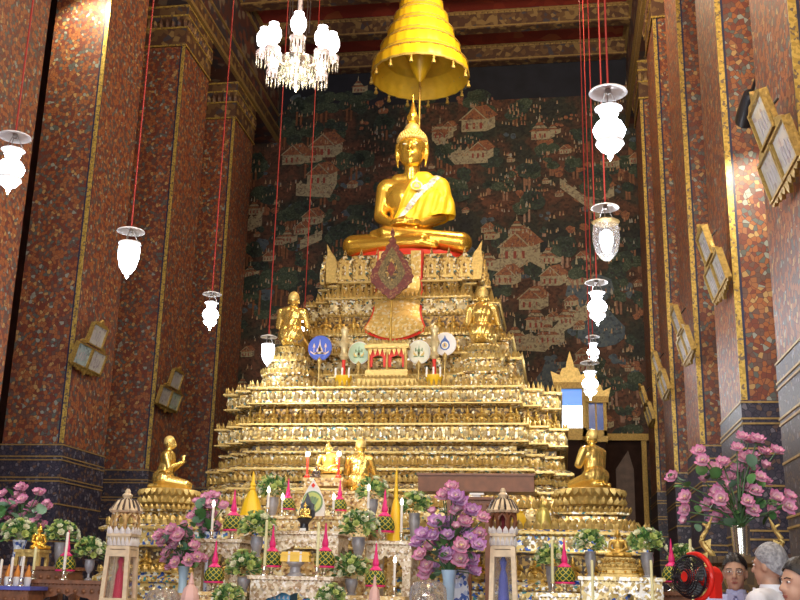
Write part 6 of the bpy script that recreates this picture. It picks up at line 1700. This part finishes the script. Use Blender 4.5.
# ---------------------------------------------------------------- people
def person(label, px, py, Y, face_rz, shirt, hair, collar=True, specs=False, height=1.68, grey=False, lean=0.0, head_turn=0.0):
    """px, py: centre of the head in the photograph"""
    c = at(px, py, Y); k = c.z / 1.575
    hz = 1.575 * k
    o = thing('person', label, 'person', (c.x, Y, 0), face_rz)
    b = MB()
    V = lambda x, y, z: (x * k, y * k, z * k)
    for s in (-1, 1):
        b.cap(V(s * .10, .01, .90), .095 * k, V(s * .11, 0, .48), .065 * k); b.cap(V(s * .11, 0, .48), .062 * k, V(s * .11, .02, .09), .042 * k); b.cap(V(s * .11, .03, .045), .045 * k, V(s * .13, -.16, .035), .035 * k)
        b.cap(V(s * .185, .01, 1.36), .06 * k, V(s * .235, .03, 1.10), .046 * k); b.cap(V(s * .235, .03, 1.10), .044 * k, V(s * .22, -.07, .87), .03 * k)
        b.ball(V(s * .22, -.09, .80), (.028 * k, .035 * k, .05 * k), 10, 8)
        for j in range(4): b.cap(V(s * .22, -.065 - .018 * j, .765), .0095 * k, V(s * .212, -.07 - .017 * j, .69 + abs(j - 1.5) * .01), .0075 * k, 6)
        b.cap(V(s * .21, -.12, .81), .012 * k, V(s * .19, -.135, .76), .009 * k, 6)
    b.ball(V(0, .02, .95), (.165 * k, .115 * k, .13 * k), 16, 10); b.ball(V(0, .015, 1.12), (.15 * k, .105 * k, .18 * k), 16, 10); b.ball(V(0, .01, 1.28), (.175 * k, .115 * k, .15 * k), 16, 10)
    b.cap(V(-.145, .01, 1.375), .062 * k, V(.145, .01, 1.375), .062 * k)
    b.cap(V(0, .015, 1.38), .06 * k, V(0, -.0, 1.50), .054 * k)
    # head
    h = MB() if False else b
    H = lambda x, y, z: V(x, y, z)
    b.ball(H(0, .01, 1.60), (.077 * k, .097 * k, .105 * k), 22, 16); b.ball(H(0, -.022, 1.535), (.062 * k, .072 * k, .075 * k), 18, 12); b.ball(H(0, -.055, 1.485), (.032 * k, .03 * k, .026 * k), 12, 8)
    b.cap(H(0, -.087, 1.59), .009 * k, H(0, -.108, 1.553), .014 * k, 8); b.ball(H(-.012, -.096, 1.549), .009 * k, 8, 6); b.ball(H(.012, -.096, 1.549), .009 * k, 8, 6)
    for s in (-1, 1):
        b.cap(H(s * .015, -.084, 1.605), .008 * k, H(s * .05, -.074, 1.607), .007 * k, 6)
        b.ball(H(s * .078, .01, 1.575), (.012 * k, .022 * k, .034 * k), 10, 8)
    me = voxel(b, .0085, 3, 'figure'); me.materials.clear()
    for q in (SKIN,): me.materials.append(q)
    link('figure', me, o)
    # shirt and trousers follow the body
    sb = MB()
    sb.ball(V(0, .015, 1.12), (.15 * k, .105 * k, .2 * k), 16, 10); sb.ball(V(0, .01, 1.28), (.175 * k, .115 * k, .15 * k), 16, 10); sb.cap(V(-.145, .01, 1.375), .062 * k, V(.145, .01, 1.375), .062 * k); sb.cap(V(0, .015, 1.38), .06 * k, V(0, .005, 1.45), .056 * k)
    sb.ball(V(0, .02, .95), (.165 * k, .115 * k, .13 * k), 16, 10)
    for s in (-1, 1): sb.cap(V(s * .185, .01, 1.36), .062 * k, V(s * .225, .028, 1.14), .054 * k)
    sm = voxel(sb, .01, 4, 's')
    link('shirt', setmat(cut(sm, [(Vector((0, 0, .86 * k)), Vector((0, 0, 1))), (Vector((0, 0, 1.445 * k)), Vector((0, .25, -1)).normalized())], .013 * k, lambda c_: .003 * math.sin(40 * c_.x + 25 * c_.z), 'shirt'), shirt), o)
    tb = MB(); tb.ball(V(0, .02, .95), (.165 * k, .115 * k, .13 * k), 16, 10)
    for s in (-1, 1): tb.cap(V(s * .10, .01, .90), .095 * k, V(s * .11, 0, .48), .068 * k); tb.cap(V(s * .11, 0, .48), .066 * k, V(s * .11, .02, .09), .052 * k)
    link('trousers', setmat(cut(voxel(tb, .012, 3, 't'), [(Vector((0, 0, .97 * k)), Vector((0, 0, -1))), (Vector((0, 0, .08 * k)), Vector((0, 0, 1)))], .012 * k, None, 'trousers'), TROUSER), o)
    # collar
    m = MB()
    m.lathe([(.072 * k, 1.425 * k), (.069 * k, 1.455 * k), (.064 * k, 1.47 * k), (.06 * k, 1.46 * k)], 20, (0, .008 * k, 0), 1, 1.08)
    for s in (-1, 1): m.prism([(s * .004 * k, 1.43 * k), (s * .05 * k, 1.45 * k), (s * .055 * k, 1.40 * k), (s * .03 * k, 1.375 * k)], -.092 * k, -.078 * k)
    m.build('collar', shirt, o)
    # hair: skull cap cut back from the face
    hb = MB(); hb.ball(V(0, .018, 1.612), (.084 * k, .103 * k, .112 * k), 26, 18); hb.ball(V(0, .03, 1.58), (.083 * k, .092 * k, .10 * k), 20, 12)
    hm = voxel(hb, .007, 3, 'h')
    link('hair', setmat(cut(hm, [(Vector((0, -.005, 1.60)) * k, Vector((0, .62, .78)).normalized()), (Vector((0, .0, 1.53)) * k, Vector((0, .35, 1)).normalized())], .004, lambda c_: .0025 * math.sin(160 * c_.x + 60 * c_.z), 'hair'), hair), o)
    hl = MB(); 
    for s in (-1, 1):
        m = MB(); m.ball(V(s * .032, -.081, 1.588), (.016 * k, .008 * k, .007 * k), 12, 8); m.mat(1).ball(V(s * .032, -.0875, 1.588), (.006 * k, .004 * k, .006 * k), 10, 6); m.build('eye', [EYEW, EYEB], o)
        m = MB(); m.tube([V(s * .014, -.094, 1.607), V(s * .033, -.091, 1.611), V(s * .055, -.080, 1.606)], .003 * k, 6); m.build('eyebrow', hair, o)
    m = MB(); m.ball(V(0, -.086, 1.518), (.024 * k, .010 * k, .0055 * k), 12, 6); m.ball(V(0, -.084, 1.510), (.019 * k, .010 * k, .006 * k), 12, 6); m.build('lips', LIP, o)
    if specs:
        m = MB()
        for s in (-1, 1):
            n = 20; m.tube([V(s * .034 + .025 * math.cos(2 * PI * i / n), -.104, 1.585 + .017 * math.sin(2 * PI * i / n)) for i in range(n + 1)], .0016 * k, 5)
            m.tube([V(s * .058, -.103, 1.59), V(s * .078, -.06, 1.592), V(s * .082, .0, 1.588)], .0014 * k, 5)
        m.tube([V(-.01, -.104, 1.588), V(.01, -.104, 1.588)], .0016 * k, 5); m.build('spectacles', WIRE, o)
    return o
person('person with black hair and thin glasses in a lavender blue shirt, facing us', 735, 574, 8.0, math.radians(-12), SHIRT_B, HAIRB, specs=True, height=1.685)
person('person with silver grey hair in a white shirt, turned away from us', 769, 567, 7.2, math.radians(-128), SHIRT_W, HAIRG, height=1.69)
person('dark haired person in dark clothes at the right edge of the view', 799, 585, 5.8, math.radians(-70), SHIRT_D, HAIRB, height=1.60)

# ---------------------------------------------------------------- light
W = bpy.data.worlds.new('world'); SC.world = W; W.use_nodes = True
bg = W.node_tree.nodes['Background']; bg.inputs[0].default_value = (.80, .90, 1.0, 1); bg.inputs[1].default_value = 1.0
def area(name, loc, target, sx, sy, power, col):
    d = bpy.data.lights.new(name, 'AREA'); d.shape = 'RECTANGLE'; d.size = sx; d.size_y = sy; d.energy = power; d.color = col
    o = bpy.data.objects.new(name, d); COL.objects.link(o); o.location = loc
    o.rotation_euler = (Vector(target) - Vector(loc)).to_track_quat('-Z', 'Y').to_euler(); return o
def spot(name, loc, target, power, col, ang=40, blend=.6, size=.15):
    d = bpy.data.lights.new(name, 'SPOT'); d.energy = power; d.color = col; d.spot_size = math.radians(ang); d.spot_blend = blend; d.shadow_soft_size = size
    o = bpy.data.objects.new(name, d); COL.objects.link(o); o.location = loc
    o.rotation_euler = (Vector(target) - Vector(loc)).to_track_quat('-Z', 'Y').to_euler(); return o
# daylight through the front doorways
for x in (-8.5, -3.2, 2.1): area('door_daylight', (x, -5.8, 4.6), (-3, 18, 5), 2.0, 8.0, 320, (.93, .96, 1.0))
# floodlights on the front pillars aimed at the altar and the Buddha
WARM = (1.0, .90, .70)
spot('flood', (-7.4, 9.0, 6.2), (-3.0, 19.5, 6.2), 160, WARM, 50, .8, .3)
spot('flood', (1.2, 9.2, 6.6), (-3.2, 19.5, 6.2), 160, WARM, 50, .8, .3)
spot('flood', (-5.6, 12.5, 12.0), (-3.0, 20.6, 10.0), 1000, WARM, 24, .6, .3)
spot('flood', (.3, 12.5, 12.0), (-3.0, 20.6, 10.2), 1000, WARM, 24, .6, .3)
spot('flood', (-3.0, 9.0, 8.5), (-3.0, 17, 3.0), 120, (1, .93, .8), 70, .8, .4)
for y_ in (2.0, 9.0, 18.3):  # added warm fill points without fixtures, brightening the pillar sides and the nave
    d = bpy.data.lights.new('nave_fill', 'POINT'); d.energy = (1150 if y_ < 5 else 560) if y_ < 15 else 900; d.color = (1, .78, .52); d.shadow_soft_size = .5
    o = bpy.data.objects.new('nave_fill', d); COL.objects.link(o); o.location = (.6, y_, 10.5) if y_ < 15 else (-1.0, y_, 14.1)
# spotlights on the pillar faces
spot('pillar_spot', (2.45, 11.85, 7.15), (2.75, 12.95, 5.6), 130, (1.0, .92, .72), 95, .7, .05)
spot('pillar_spot', (-8.7, 15.9, 12.6), (-8.75, 16.6, 11.6), 260, (1.0, .88, .6), 100, .7, .05)
SC.view_settings.view_transform = 'Standard'; SC.view_settings.look = 'None'; SC.view_settings.gamma = 1.0; SC.view_settings.use_curve_mapping = False
SC.view_settings.exposure = 0.40
SC.cycles.use_denoising = True
SC.cycles.max_bounces = 6; SC.cycles.diffuse_bounces = 3; SC.cycles.glossy_bounces = 3; SC.cycles.transmission_bounces = 6; SC.cycles.transparent_max_bounces = 10
SC.cycles.sample_clamp_indirect = 6.0
# drop the scratch meshes
for me in list(bpy.data.meshes):
    if me.users == 0: bpy.data.meshes.remove(me)
